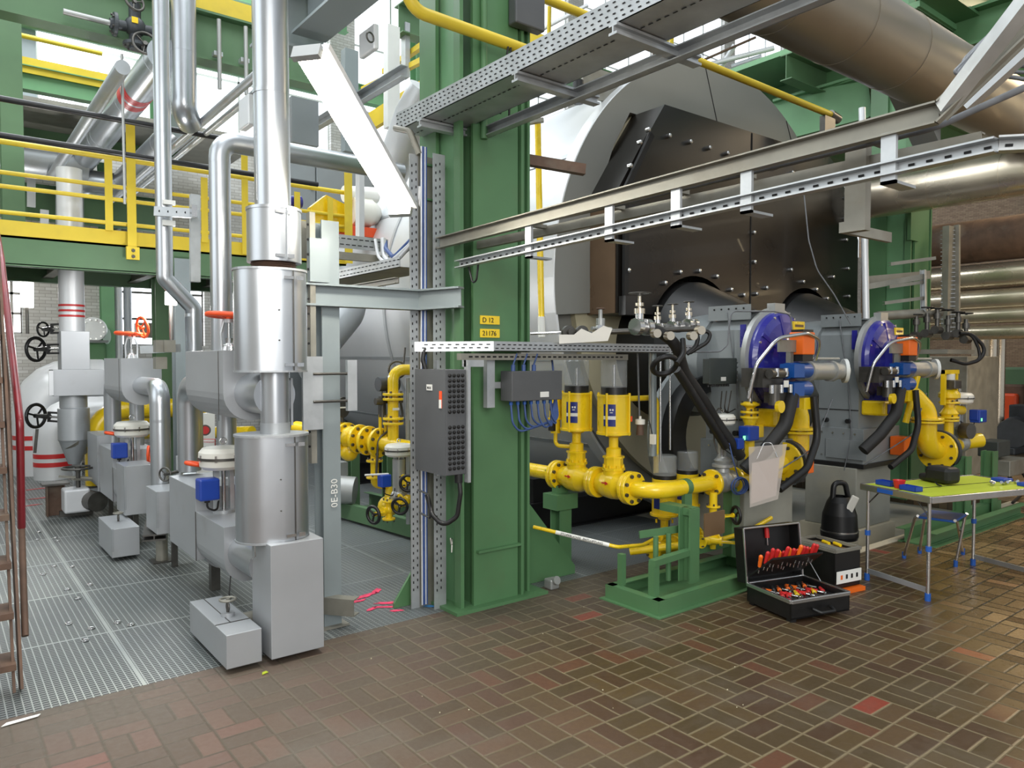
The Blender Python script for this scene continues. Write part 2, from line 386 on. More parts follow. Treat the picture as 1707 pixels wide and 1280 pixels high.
S('floor',MB().box((-6,-8,-.35),(5.7,3.96,0)).box((5.7,-8,-.35),(9.6,3.12,0)).box((9.6,-8,-.35),(30,14,0)),'brickf')
S('floor_grating',MB().box((-6,3.96,-.35),(5.7,14,-.001)),'grate')
S('floor_pit',MB().box((5.7,3.12,-.3),(9.6,14,-.2)),'conc')
S('trim_pit_edge',MB().box((5.62,3.12,-.2),(5.7,3.96,.004)).box((5.62,3.04,-.2),(9.6,3.12,.006)),'concl')
YB=13.2
wins=[(gy(5,555,YB),gy(36,455,YB)),(gy(200,575,YB),gy(340,450,YB)),(V((4.4,YB,1.2)),V((6.2,YB,3.0)))]
wb=MB(); zs=[]
# back wall pieces around a lower row of windows and an upper band of tall windows
xs=[-6]+[c for a,b in wins for c in(min(a.x,b.x),max(a.x,b.x))]+[26]
for i in range(0,len(xs)-1,2): wb.box((xs[i],YB,-.3),(xs[i+1],YB+.4,5.2))
for a,b in wins:
    wb.box((a.x,YB,-.3),(b.x,YB+.4,min(a.z,b.z))); wb.box((a.x,YB,max(a.z,b.z)),(b.x,YB+.4,5.2))
wb.box((-6,YB,12.6),(26,YB+.4,13.2))
for k in range(-6,26,3): wb.box((k,YB,5.2),(k+.5,YB+.4,12.6))
S('wall_back',wb,'wallw')
k=0
def window(x0,x1,z0,z1,nx,nz,wood='rust'):
    global k; k+=1
    fr=MB()
    for i in range(nx+1): x=x0+(x1-x0)*i/nx; fr.box((x-.018,YB+.1,z0),(x+.018,YB+.18,z1))
    for j in range(nz+1): z=z0+(z1-z0)*j/nz; fr.box((x0,YB+.1,z-.018),(x1,YB+.18,z+.018))
    f=S('window_%d'%k,fr,wood); g=P('window_pane',MB().box((x0,YB+.13,z0),(x1,YB+.14,z1)),'day2' if z0<4 else 'day',f)
for a,b in wins: window(min(a.x,b.x),max(a.x,b.x),min(a.z,b.z),max(a.z,b.z),2,3,'dsteel')
for q in range(-6,26,3): window(q+.5,q+3 if q<24 else 26,5.2,12.6,3,6,'whitesteel')
S('wall_left',MB().box((-6.3,-8,0),(-6,14,4)).box((-6.3,-8,4),(-6,2,13.2)).box((-6.3,8,4),(-6,13.6,13.2)),'wallw')
S('wall_right',MB().box((26,-8,0),(26.3,13.6,13.2)),'walls')
# roof: steel purlins with skylight strips
S('ceiling',MB().box((-6,6.2,13.2),(26,7,13.4)).box((-6,0,13.2),(26,1.5,13.4)).box((-6,11.8,13.2),(26,13.6,13.4)),'green2')
# ---------------- green steelwork ----------------
def column(x0,x1,y0,y1,z1,label):
    r=T('steel_column',label,'column',((x0+x1)/2,(y0+y1)/2,0))
    cx=(x0+x1)/2; 
    P('front_flange',MB().box((x0+.1,y0,0),(x1-.12,y0+.025,z1)),'green',r)
    P('side_flange',MB().box((x0,y0+.0,0),(x0+.025,y0+.07,z1)),'green',r)
    P('side_flange',MB().box((x0,y1-.2,0),(x0+.025,y1,z1)),'green',r)
    P('web',MB().box((x0+.04,y0+.05,0),(x0+.06,y1-.1,z1)),'green2',r)  # paler green puts the light caught by the web into its colour
    P('core',MB().box((x0+.12,y0+.04,0),(x1-.03,y1-.03,z1)),'green',r)
    P('side_flange',MB().box((x1-.1,y0-.012,0),(x1-.08,y0+.1,z1)).box((x1-.02,y0+.02,0),(x1,y0+.16,z1)),'green',r)
    return r
c1=column(2.62,3.2,3.88,4.36,8.5,'big green steel column standing between the grating and the brick floor')
P('stiffener',MB().box((2.74,3.85,.36),(3.09,3.88,.375)),'green',c1)
P('base_stiffener',MB().prism([(0,0),(.58,0),(.58,.06),(.05,.68),(0,.68)],(3.2,4.1,0),(1,0,0),(0,0,1),.03),'green',c1)
P('base_stiffener',MB().prism([(0,0),(-.3,0),(-.3,.03),(-.02,.42),(0,.42)],(2.62,4.22,0),(1,0,0),(0,0,1),.02),'green',c1)
P('base_plate',MB().box((2.55,3.82,0),(3.3,4.42,.02)),'green',c1)
for z in(2.62,2.84): P('bracket_plate',MB().box((2.5,4.1,z),(2.66,4.2,z+.012)),'green',c1)
P('conduit',MB().tube([(2.79,3.86,3.0),(2.79,3.86,8)],.022),'green',c1)
P('paint_number',MB().tube([(2.6,3.97,.46),(2.6,3.96,.42),(2.6,3.95,.42),(2.6,3.95,.46),(2.6,3.955,.37)],.004,n=5),'white',c1)
c2=column(8.75,9.33,3.88,4.36,8.5,'green steel column behind the far burner, beside the stacked silver pipes')
P('bracket_plate',MB().box((8.7,3.86,2.95),(8.9,3.9,3.3)),'green',c2)
# yellow paper tags on the column, hand written
def text(parent,s,o,u,v,h,mt='blk',name='lettering',th=.001):
    cu=bpy.data.curves.new('t','FONT'); cu.body=s; cu.size=h; cu.extrude=th; cu.resolution_u=2
    ob=bpy.data.objects.new('t',cu); COL.objects.link(ob); dg=bpy.context.evaluated_depsgraph_get(); me=bpy.data.meshes.new_from_object(ob.evaluated_get(dg))
    bpy.data.objects.remove(ob); u=V(u).normalized();v=V(v).normalized();w_=u.cross(v); 
    mt4=Matrix(((u.x,v.x,w_.x),(u.y,v.y,w_.y),(u.z,v.z,w_.z))).to_4x4(); me.transform(mt4); me.materials.clear(); me.materials.append(M[mt])
    o2=bpy.data.objects.new(name,me); COL.objects.link(o2); o2.parent=parent; o2.location=V(o)-wl(parent); return o2
for z,s,l in((1.83,'D 12','upper'),(1.745,'21176','lower')):
    a=gy(795,600,3.879); g=ONE('paper_tag','yellow handwritten paper tag on the green column, the %s of two'%l,'tag',MB().box((2.77,3.874,z),(2.925,3.879,z+.055)),'yel')
    text(g,s,(2.785,3.872,z+.012),(1,0,0),(0,0,1),.045)
def beam(name,label,a,b,h,w_,mt='greend',group=None,up=(0,0,1),cat='beam'):
    return ONE(name,label,cat,MB().ibeam(a,b,h,w_,up),mt,group)
# ---------------- the boiler ----------------
BX,BZ,BR=6.48,2.306,2.3
bo=T('boiler','huge silver clad boiler drum with a black bolted windbox on its front','boiler',(BX,8,0))
P('drum_cladding',MB().lathe([(0,4.9),(BR-.06,4.9),(BR-.06,7.9),(0,7.9)],(BX,0,BZ),(0,1,0),96),'shell',bo)
P('rear_drum_cladding',MB().lathe([(BR-.09,7.88),(BR-.12,10.2),(BR-.35,11.8),(BR-1,12.3),(0,12.4)],(BX,0,BZ),(0,1,0),96),'shell',bo)
for y in(6.55,): P('seam_band',MB().lathe([(BR-.055,y-.02),(BR-.05,y),(BR-.055,y+.02)],(BX,0,BZ),(0,1,0),96),'shell',bo)
P('end_flange',MB().lathe([(BR-.1,7.86),(BR-.045,7.86),(BR-.045,7.91),(BR-.1,7.91)],(BX,0,BZ),(0,1,0),96,False),'box',bo)
for an in(112,150,198,222):
    t=math.radians(an); c_,s_=math.cos(t),math.sin(t); r_=BR-.055
    P('seam_strip',MB().bar((BX+c_*r_,4.9,BZ+s_*r_),(BX+c_*r_,7.88,BZ+s_*r_),.05,.008,(c_,0,s_)),'alu2',bo)
    r_=BR-.09
    P('seam_strip',MB().bar((BX+c_*r_,7.94,BZ+s_*r_),(BX+c_*(r_-.03),10.2,BZ+s_*(r_-.03)),.04,.008,(c_,0,s_)),'alu2',bo)
P('front_plate',MB().lathe([(0,4.86),(BR-.1,4.86),(BR-.1,4.9)],(BX,0,BZ),(0,1,0),96,False),'front',bo)
op=[(-2.27,-.34),(-1.87,-.29),(-1.89,.0),(-1.89,.35),(-1.84,.62),(-1.74,.88),(-1.6,1.22),(-1.39,1.56)]
outl=[(-math.cos(math.radians(a))*BR,math.sin(math.radians(a))*BR) for a in range(-8,189,4)]
inn=op[1:]; innr=[(-x,z) for x,z in inn[::-1]]
top=MB()
# cladding ring: outer arc strips joined to the edge of the trapezoid opening
full=inn+innr
def resamp(pl,n):
    L=[0]
    for a,b in zip(pl,pl[1:]): L.append(L[-1]+math.dist(a,b))
    o=[]
    for i in range(n):
        t=L[-1]*i/(n-1); j=max(q for q in range(len(L)) if L[q]<=t+1e-9); j=min(j,len(pl)-2); f=(t-L[j])/max(1e-9,L[j+1]-L[j]); o.append((pl[j][0]+(pl[j+1][0]-pl[j][0])*f,pl[j][1]+(pl[j+1][1]-pl[j][1])*f))
    return o
nn=90; iL=resamp(inn,31)+resamp([inn[-1],innr[0]],30)[1:-1]+resamp(innr,31); angs=[]
for i,(a,b) in enumerate(iL):
    pass
N_=len(iL); oL=[]
for i in range(N_):
    a=math.radians(188-196*i/(N_-1)); oL.append((math.cos(a)*BR,math.sin(a)*BR))
for yy,fl in((4.76,0),(4.86,1)):
    vs=[(BX+a,yy,BZ+b) for a,b in oL]+[(BX+a,yy,BZ+b) for a,b in iL]
    fs=[(i,i+1,N_+i+1,N_+i) for i in range(N_-1)]
    top.add(vs,fs if not fl else [f[::-1] for f in fs])
for L_ in(oL,iL):
    vs=[(BX+a,4.76,BZ+b) for a,b in L_]+[(BX+a,4.86,BZ+b) for a,b in L_]; top.add(vs,[(i,i+1,N_+i+1,N_+i) for i in range(N_-1)])
fc=P('front_cladding',top,'front',bo)
P('cladding_rim',MB().lathe([(BR-.01,4.76),(BR+.008,4.77),(BR+.008,4.9),(BR-.06,4.9)],(BX,0,BZ),(0,1,0),96,False),'shell',bo)
P('cladding_seam',MB().bar((BX-.32,4.757,BZ+2.28),(BX-.05,4.757,BZ+1.58),.008,.004,(0,-1,0)),'dark',fc)
P('cladding_seam',MB().bar((BX+1.15,4.757,BZ+1.98),(BX+1.37,4.757,BZ+1.56),.008,.004,(0,-1,0)),'dark',fc)
P('lower_front_plate',MB().lathe([(0,4.8),(2.05,4.8),(2.05,4.86)],(BX,0,BZ-.02),(0,1,0),80,False),'cream',bo)
# black windbox with two arched cut-outs over the furnace mouths
def arch(cx,r,z0,n=18): 
    a0=math.asin(min(1,max(-1,(z0-1.72)/r))); return [(cx+math.cos(math.pi-a0-(math.pi-2*a0)*i/n)*r,1.72+math.sin(math.pi-a0-(math.pi-2*a0)*i/n)*r) for i in range(n+1)]
def wb_poly(g=0):
    z0=2.0
    return [(4.6,z0)]+arch(5.62,.66,z0)+arch(7.5,.66,z0)+[(8.66,z0),(8.6,3.0),(8.44,3.35),(8.13,3.75),(7.95,3.86),(5.16,3.86),(4.96,3.58),(4.6,3.05)]
P('windbox',MB().prism(wb_poly()[::-1],(0,4.8,0),(1,0,0),(0,0,1),.37),'black',bo,bev=.006)
P('windbox_front_sheet',MB().prism([(x if 4.7<x<8.6 else (4.66 if x<5 else 8.6),z) for x,z in wb_poly()][::-1],(0,4.43,0),(1,0,0),(0,0,1),.02),'black',bo)
P('panel_joint',MB().box((6.46,4.404,2.0),(6.475,4.412,3.85)),'dark',bo)
for a,b in(((4.66,2.0),(4.66,3.05)),((4.66,3.05),(4.98,3.56))): P('edge_strip',MB().bar((a[0],4.40,a[1]),(b[0],4.40,b[1]),.05,.03,(0,-1,0)),'dark',bo)
P('side_sheet',MB().box((4.592,4.46,2.0),(4.6,4.79,3.02)),'brownst',bo,label='brown side sheet')  # brown metallic sheet over the left side of the black windbox
P('corner_block',MB().box((4.6,4.34,1.98),(4.8,4.42,2.14)),'blk',bo)
studs=[(1078,217),(1113,227),(1148,237),(1180,247),(1210,256),(1064,238),(1048,277),(1045,451),(1106,472),(1131,454),(1163,452),(1192,461),(1216,483),(1237,492),(1258,490),(1255,437),(1254,388),(1253,285),(1316,450),(1336,470),(1358,483),(1376,498),(1410,330),(1408,364),(1408,400),(1411,448),(1412,494),(1275,480),(1291,280),(1318,288),(1386,462)]
for s in studs: bolt(bo,gy(s[0],s[1],4.41),(0,-1,0),.022,.03,'chrome','stud',False)
# furnace mouths: black hood cones and the cream refractory collar
for cx in(5.62,7.5):
    P('furnace_hood',MB().lathe([(.66,4.8),(.62,4.38),(.44,3.98),(.40,3.9),(.0,3.9)],(cx,0,1.70),(0,1,0),48),'blk',bo)
    pass
br=T('boiler_base_rail','dark steel base rail on the grating under the boiler front','rail',(6,5.3,0))
P('rail',MB().ibeam((4.3,5.3,.14),(8.7,5.3,.14),.28,.16),'blk',br)
P('sill_sheet',MB().box((4.25,5.42,.42),(5.9,5.5,.5)),'dsteel',br)
P('saddle',MB().box((4.35,5.25,.28),(4.7,5.5,.5)),'blk',br)
br2=dup(br,(6,8.8,0),0,'dark steel base rail under the rear of the boiler drum')
# ---------------- left: insulated pipework and cased valves ----------------
def stadium(c0,c1,r,n=16):
    c0=V(c0);c1=V(c1);d=(c1-c0).normalized();a=math.atan2(d.y,d.x);o=[]
    for k in range(n+1): t=a-math.pi/2+math.pi*k/n; o.append((c1.x+math.cos(t)*r,c1.y+math.sin(t)*r))
    for k in range(n+1): t=a+math.pi/2+math.pi*k/n; o.append((c0.x+math.cos(t)*r,c0.y+math.sin(t)*r))
    return o
def latch(par,p,u,z):
    P('toggle_latch',MB().ob((p[0],p[1],z),(.05,.008,.016),u,(u[1],-u[0],0)).ob((p[0]+u[0]*.06,p[1]+u[1]*.06,z),(.035,.008,.02),u,(u[1],-u[0],0)),'chrome',par)
mx,my=1.475,3.99
r=T('insulated_riser','tall silver clad riser pipe with oval valve casings, nearest the camera','insulated pipe',(mx,my,0))
P('upper_pipe_jacket',MB().cyl((mx,my,2.42),(mx-.02,my,6.5),.094,n=32),'alu',r)
for z in(3.02,): P('seam_band',MB().cyl((mx-.005,my,z),(mx-.005,my,z+.02),.0955,n=32),'alu',r)
P('seam_strip',MB().box((mx-.095,my-.02,2.45),(mx-.088,my-.01,2.95)),'alu2',r)
col_=P('collar_casing',MB().cyl((mx+.005,my,2.125),(mx+.005,my,2.41),.142,n=36).cyl((mx+.005,my,2.40),(mx+.005,my,2.415),.146,n=36),'alu',r)
P('closing_seam',MB().box((mx+.02,my-.148,2.13),(mx+.026,my-.138,2.41)),'alu2',col_); latch(col_,(mx-.02,my-.15),(1,0,0),2.15); latch(col_,(mx-.02,my-.15),(1,0,0),2.38)
P('bellows',MB().lathe([(.11+.012*(i%2),2.085+.006*i) for i in range(8)],(mx,my,0)),'rust',r)
for nm,z0,z1 in(('upper',1.545,2.075),('lower',.635,1.19)):
    pg=stadium((mx-.06,my+.01,0),(mx+.02,my-.01,0),.148 if nm=='upper' else .15)
    o=P('oval_casing',MB().prism(pg,(0,0,z0),(1,0,0),(0,1,0),z1-z0,True),'alu',r,'%s oval silver casing with toggle latches'%nm)
    P('lid_rim',MB().prism([((x-mx)*1.03+mx,(y-my)*1.03+my) for x,y in pg],(0,0,z1),(1,0,0),(0,1,0),.012),'alu2',o); P('lid_rim',MB().prism([((x-mx)*1.02+mx,(y-my)*1.02+my) for x,y in pg],(0,0,z0-.01),(1,0,0),(0,1,0),.01),'alu2',o)
    P('closing_seam',MB().box((mx+.045,my-.162,z0),(mx+.05,my-.154,z1)),'dsteel',o)
    latch(o,(mx+.02,my-.166),(1,0,0),z0+.03); latch(o,(mx+.02,my-.166),(1,0,0),z1-.04)
    for zz in(.3,.6): bolt(o,(mx-.03,my-.15,z0+(z1-z0)*zz),(0,-1,0),.004,.01,'dsteel','rivet')
P('middle_pipe_jacket',MB().cyl((mx,my,1.19),(mx,my,1.56),.076,n=28),'alu',r)
P('flange_ring',MB().cyl((mx,my,1.2),(mx,my,1.26),.079,n=28),'alu2',r); P('corner_bracket',MB().bar((mx+.09,my,1.5),(mx+.09,my,1.24),.012,.03),'alu2',r)
P('branch_pipe',MB().cyl((mx,my,1.41),(mx,4.36,1.41),.115,n=28),'alu',r)
bx=P('base_casing',MB().box((1.37,3.79,.035),(1.66,4.08,.635)),'box',r,'tall square silver casing at the foot of the riser',bev=.003)
P('side_pipe',MB().cyl((1.45,4.07,.46),(1.45,4.5,.46),.1,n=28),'alu',r)
P('support_foot',MB().box((1.48,3.9,0),(1.56,3.98,.04)),'galvd',r)
P('wire_handle',MB().tube([(1.36,4.0,.66),(1.345,3.95,.55),(1.34,4.02,.52)],.003,n=6),'chrome',r)
a=T('cased_drain_valve','low oblong silver box with a worn handwheel at the foot of the nearest riser','valve casing',(1.24,4.15,0))
P('casing',MB().box((1.15,3.82,.03),(1.33,4.5,.205)),'box',a,bev=.003)
P('lid_joint',MB().box((1.15,4.0,.205),(1.33,4.006,.208)).box((1.225,4.0,.205),(1.229,4.5,.208)),'dsteel',a)
P('stem_collar',MB().lathe([(.035,.205),(.035,.225),(.0,.225)],(1.25,4.12,0)),'box',a); P('stem',MB().cyl((1.25,4.12,.2),(1.25,4.12,.29),.008),'dsteel',a)
P('yoke',MB().torus((1.25,4.12,.255),(1,0,0),.022,.005,12,6),'dsteel',a); wheel(a,(1.25,4.12,.295),(0,0,1),.04,.007,'galvd')
P('connecting_pipe',MB().cyl((1.33,4.2,.13),(1.42,4.2,.13),.045),'galvd',a); P('foot',MB().box((1.2,3.9,0),(1.28,3.96,.03)).box((1.2,4.36,0),(1.28,4.42,.03)),'galvd',a)
# valve groups with diaphragm actuators; built once in local axes, origin on the floor
def ubox(par,x0,x1,y0,y1,zt,zb,mt='box'):
    rr=(x1-x0)/2; cx=(x0+x1)/2; pg=[(x1,zt),(x0,zt)]+[(cx-math.cos(math.pi*i/14)*rr,zb+rr-math.sin(math.pi*i/14)*rr) for i in range(15)]
    o=P('rounded_casing',MB().prism(pg,(0,y1,0),(1,0,0),(0,0,1),y1-y0),mt,par,bev=.002); return o
def actuator(root,x,y,zb,zt,R,mtw='white',blue=(-.11,-.05),sc=1,wh=True):
    """pneumatic diaphragm actuator: yoke, dished casing with bolts, positioner, hand lever"""
    P('yoke',MB().bar((x-.035*sc,y,zb),(x-.035*sc,y,zt-.1*sc),.02*sc,.03*sc).bar((x+.035*sc,y,zb),(x+.035*sc,y,zt-.1*sc),.02*sc,.03*sc).cyl((x,y,zb),(x,y,zb+.02),.05*sc,n=16),'galv',root)
    P('stem',MB().cyl((x,y,zb),(x,y,zt-.1*sc),.01*sc,n=10),'chrome',root)
    d=P('lower_dish',MB().lathe([(0,zt-.1*sc),(R*.8,zt-.1*sc),(R*.93,zt-.085*sc),(R*.95,zt-.05*sc),(0,zt-.05*sc)],(x,y,0),n=32),mtw,root)
    P('rim',MB().cyl((x,y,zt-.055*sc),(x,y,zt-.043*sc),R,n=32),'dsteel',root)
    P('upper_dish',MB().lathe([(R*.97,zt-.043*sc),(R*.96,zt-.02*sc),(R*.8,zt),(0,zt+.008*sc)],(x,y,0),n=32),mtw,root)
    for i in range(8):
        t=i*math.pi/4+.2; bolt(root,(x+math.cos(t)*R*.94,y+math.sin(t)*R*.94,zt-.06*sc),(0,0,1),.007*sc,.03*sc,'chrome')
    P('lifting_eye',MB().torus((x,y,zt+.03*sc),(0,1,0),.015*sc,.004*sc,12,6),'chrome',root)
    b=P('positioner',MB().box((x+blue[0]-.045*sc,y+blue[1]-.05*sc,zb+(zt-zb)*.25),(x+blue[0]+.045*sc,y+blue[1]+.03*sc,zb+(zt-zb)*.25+.1*sc)),'blue3',root,bev=.008*sc)
    P('cable',MB().tube([(x+blue[0],y+blue[1],zb+(zt-zb)*.25),(x+blue[0],y+blue[1],zb+.05),(x+blue[0]*.5,y+blue[1],zb+.02),(x-.03,y,zb+.1)],.005*sc,.03,6),'blk',b)
    P('gland',MB().cyl((x+blue[0],y+blue[1],zb+(zt-zb)*.25-.02),(x+blue[0],y+blue[1],zb+(zt-zb)*.25),.013*sc,n=10),'blk',b)
g=T('control_valve','white diaphragm control valve on stepped silver casings beside the nearest riser','control valve',(1.46,5.0,0))
ubox(g,1.33,1.62,4.44,5.03,.62,.28); P('step_casing',MB().box((1.33,5.03,.3),(1.7,5.7,.77)),'box',g,bev=.003)
P('bottom_curve',MB().cyl((1.515,5.03,.36),(1.515,5.7,.36),.14,n=28),'alu2',g)
P('casing_joint',MB().box((1.326,5.02,.3),(1.33,5.028,.62)),'dsteel',g)
actuator(g,1.47,4.9,.62,1.04,.155,blue=(-.12,-.06),sc=1.35)
wheel(g,(1.33,5.02,.93),(.2,0,1),.055,.014,'redp'); wheel(g,(1.58,4.78,.74),(1,-.3,0),.075,.012,'redp')
P('casing_support',MB().box((1.5,5.3,0),(1.56,5.36,.3)),'dsteel',g)
P('drain_tube',MB().tube([(1.4,4.55,.3),(1.38,4.52,.2),(1.4,4.5,.02)],.004,n=6),'blk',g)
def bonnet(root,x,y,z,R,mt='redp',col='galv',h=.22):
    P('yoke',MB().tube([(x-.045,y,z),(x-.05,y,z+h*.5),(x-.03,y,z+h*.85)],.009,.02,8).tube([(x+.045,y,z),(x+.05,y,z+h*.5),(x+.03,y,z+h*.85)],.009,.02,8).cyl((x,y,z+h*.8),(x,y,z+h*.9),.035,n=12),col,root)
    P('gland',MB().lathe([(.05,z),(.04,z+.03),(.02,z+.05),(.025,z+.08),(0,z+.08)],(x,y,0),n=14),'chrome',root)
    P('stem',MB().cyl((x,y,z),(x,y,z+h*1.05),.009,n=10),'chrome',root); wheel(root,(x,y,z+h),(0.06,0,1),R,R*.13,mt,4)
h=T('cased_globe_valve','silver U shaped valve casing with an orange handwheel joined to the nearest riser','valve casing',(1.46,4.7,1.2))
ubox(h,1.3,1.62,4.32,5.1,1.655,1.25); bonnet(h,1.46,4.72,1.655,.125); wheel(h,(1.52,4.55,1.93),(1,.3,.2),.09,.012,'redp')
P('inlet_elbow',MB().tube([(1.46,5.1,1.42),(1.46,5.66,1.42),(1.46,5.66,.8)],.078,.13,24),'alu',h)
P('outlet_pipe',MB().cyl((1.6,5.25,1.35),(1.6,5.25,.8),.065,n=24),'alu',h)
P('casing_joint',MB().box((1.297,4.4,1.25),(1.3,4.404,1.65)),'dsteel',h)
for o_,lb in((g,'smaller white control valve on stepped silver casings between the two inner risers'),):
    q=dup(o_,(1.42,7.55,0),0,lb)
q=dup(h,(1.43,7.4,1.16),0,'silver U shaped valve casing with orange handwheel over the far control valve')
pipe('insulated_riser','silver riser with a long elbow dropping in front of the far valve casing','insulated pipe',[(1.43,7.05,1.38),(1.43,6.39,1.38),(1.43,6.39,.5)],.075,'alu',.12,bands=[(1,.3)])
pipe('insulated_riser','slim silver riser behind the nearest one, turning right near its top','insulated pipe',[(1.53,5.1,1.66),(1.53,5.1,3.05),(2.9,5.1,3.05)],.068,'alu',.11,bands=[(0,.2),(0,.55),(0,.9)])
pipe('insulated_riser','slim silver riser with a sideways jog, held by a perforated clamp','insulated pipe',[(1.67,6.3,.8),(1.67,6.3,2.02),(1.46,6.3,2.24),(1.46,6.3,5.5)],.062,'alu',.05,bands=[(0,.6),(0,.95),(2,.02),(2,.35),(2,.6)])
pipe('insulated_riser','short wide silver duct end hanging beside the jogged riser','insulated pipe',[gw(305,-60,6.6),gw(307,185,6.6),gw(316,205,6.8)],.105,'alu',.1,bands=[(0,.6)])
def casing(label,x0,x1,y0,y1,z0,z1,rd=False,wh=None,foot=True):
    r_=T('valve_casing',label,'valve casing',((x0+x1)/2,(y0+y1)/2,0))
    if rd: ubox(r_,x0,x1,y0,y1,z1,z0)
    else: P('casing',MB().box((x0,y0,z0),(x1,y1,z1)),'box',r_,bev=.003)
    P('edge_strip',MB().box((x0-.003,y0-.003,z0+.05),(x0+.012,y0+.012,z1)),'alu2',r_)
    if foot: P('foot',MB().box(((x0+x1)/2-.02,(y0+y1)/2-.02,0),((x0+x1)/2+.02,(y0+y1)/2+.02,z0+.05)),'dsteel',r_)
    if wh: 
        x,y=(x0+x1)/2,(y0+y1)/2; P('stem',MB().cyl((x,y,z1),(x,y,z1+.07),.008,n=8),'dsteel',r_); wheel(r_,(x,y,z1+.07),(0,0,1),.035,.006,'galvd'); P('gland',MB().torus((x,y,z1+.03),(1,0,0),.02,.006,10,6),'dsteel',r_)
    return r_
casing('square silver valve casing standing nearest under the drop elbow',1.3,1.62,5.95,6.3,.3,.62,wh=None)
casing('tall flat silver casing behind the square casing under the elbow',1.27,1.5,6.95,7.3,.28,.7)
casing('round bottomed silver casing at the far end of the casing row',1.28,1.6,8.3,8.9,.25,.85,True)
casing('low silver floor box with a small handwheel in the middle of the grating',1.1,1.3,6.55,7.15,.03,.26,wh=1)
st=T('pipe_support','small steel pipe support table on a round post standing on the grating','support',(1.42,6.35,0))
P('post',MB().cyl((1.42,6.35,0),(1.42,6.35,.24),.045,n=20),'galvd',st); P('base_plate',MB().box((1.34,6.27,0),(1.5,6.43,.01)),'dsteel',st); P('table_plate',MB().ibeam((1.3,6.05,.26),(1.45,6.65,.26),.05,.16),'dsteel',st)
sv=T('gauge_valve','small needle valve with a side handwheel on the square casing','valve',(1.46,6.15,.62))
P('body',MB().cyl((1.5,6.1,.62),(1.5,6.1,.86),.025,n=14).cyl((1.5,6.1,.7),(1.62,6.1,.7),.022,n=12),'galv',sv); P('side_arm',MB().cyl((1.5,6.1,.74),(1.38,6.0,.74),.013,n=10),'dsteel',sv); wheel(sv,(1.37,5.99,.74),(-.8,-.6,0),.05,.007,'dsteel')
P('pipe_elbow',MB().tube([(1.6,6.0,.42),(1.5,5.92,.42),(1.5,5.75,.42)],.055,.06,18),'silv',sv)
# bracket holding the jogged riser
cb=T('pipe_clamp','perforated galvanised bracket clamping the jogged silver riser','bracket',(1.5,6.15,2.6))
a,b=gw(258,352,5.6),gw(330,356,5.6); P('cross_arm',MB().bar(a,b,.03,.07),'galv',cb)
P('post',MB().bar(gw(325,325,5.7),gw(325,470,5.7),.07,.05),'galv',cb)
for f in(.1,.3,.5,.7): 
    c_=a.lerp(b,f); bolt(cb,c_-V((0,.016,0)),(0,-1,0),.009,.004,'dark','slot')
P('clamp_plate',MB().box(gw(316,343,5.56),gw(329,362,5.54)),'chrome',cb); P('insulating_pad',MB().box(gw(272,332,5.72),gw(291,343,5.8)),'wht',cb); P('insulating_pad',MB().box(gw(272,366,5.72),gw(291,378,5.8)),'wht',cb)
cb=T('pipe_clamp','perforated bracket pack in front of the far valve casing','bracket',(1.5,6.0,1.6))
P('cross_arm',MB().bar(gw(235,583,5.7),gw(300,580,5.7),.03,.06),'galv',cb)
for i,(x,y) in enumerate(((267,577),(267,605),(281,577))): P('perforated_plate',MB().box(gw(x-12,y-10,5.6),gw(x+12,y+10,5.58)),'galvd',cb)
# galvanised post and grey cross beam between riser and green column
gp=T('steel_post','grey steel post beside the nearest riser carrying the cross beam','post',(1.87,4.2,0))
P('post',MB().ibeam((1.87,4.2,0),(1.87,4.2,2.42),.13,.11,(0,1,0)),'gpost',gp); P('base_plate',MB().box((1.78,4.1,0),(1.96,4.3,.012)),'galvd',gp)
for i,ch in enumerate('BE-BVO'): pass
text(gp,'0E-B30',(1.9,4.128,.72),(0,0,1),(-1,0,0),.06,'label','chalk_mark')
for z in(1.36,1.52): P('clamp_rod',MB().cyl((1.72,4.05,z),(1.98,4.05,z),.008,n=8),'dsteel',gp)
P('clamp_plate',MB().box((1.93,4.04,1.3),(1.99,4.07,1.6)),'galv',gp); P('clamp_plate',MB().box((1.66,4.05,1.2),(1.78,4.07,1.62)),'galv',gp)
cbm=T('cross_beam','grey steel cross beam running from the post to the green column','beam',(2.2,4.1,1.92))
P('beam',MB().ibeam((1.7,4.14,1.98),(2.45,4.1,1.98),.13,.1),'gpost',cbm); P('bent_end',MB().ibeam((2.45,4.1,1.98),(2.6,3.84,1.99),.13,.08),'gpost',cbm)
P('end_plate',MB().box((1.72,4.08,2.05),(1.84,4.12,2.3)),'gpost',cbm)
st=T('perforated_strut','tall perforated galvanised strut behind the riser casings','strut',(1.74,4.16,.2))
P('strut',MB().chan((1.73,4.12,1.0),(1.73,4.12,2.45),.05,.03,(0,1,0)),'galvd',st)
for i in range(16): bolt(st,(1.715,4.095,1.1+i*.085),(0,-1,0),.008,.002,'dark','slot')
ONE('channel_bracket','short steel channel offcut sticking out behind the tall casing','bracket',MB().chan((1.72,4.25,.14),(1.93,3.98,.14),.1,.07,(0,0,1)),'galvd')
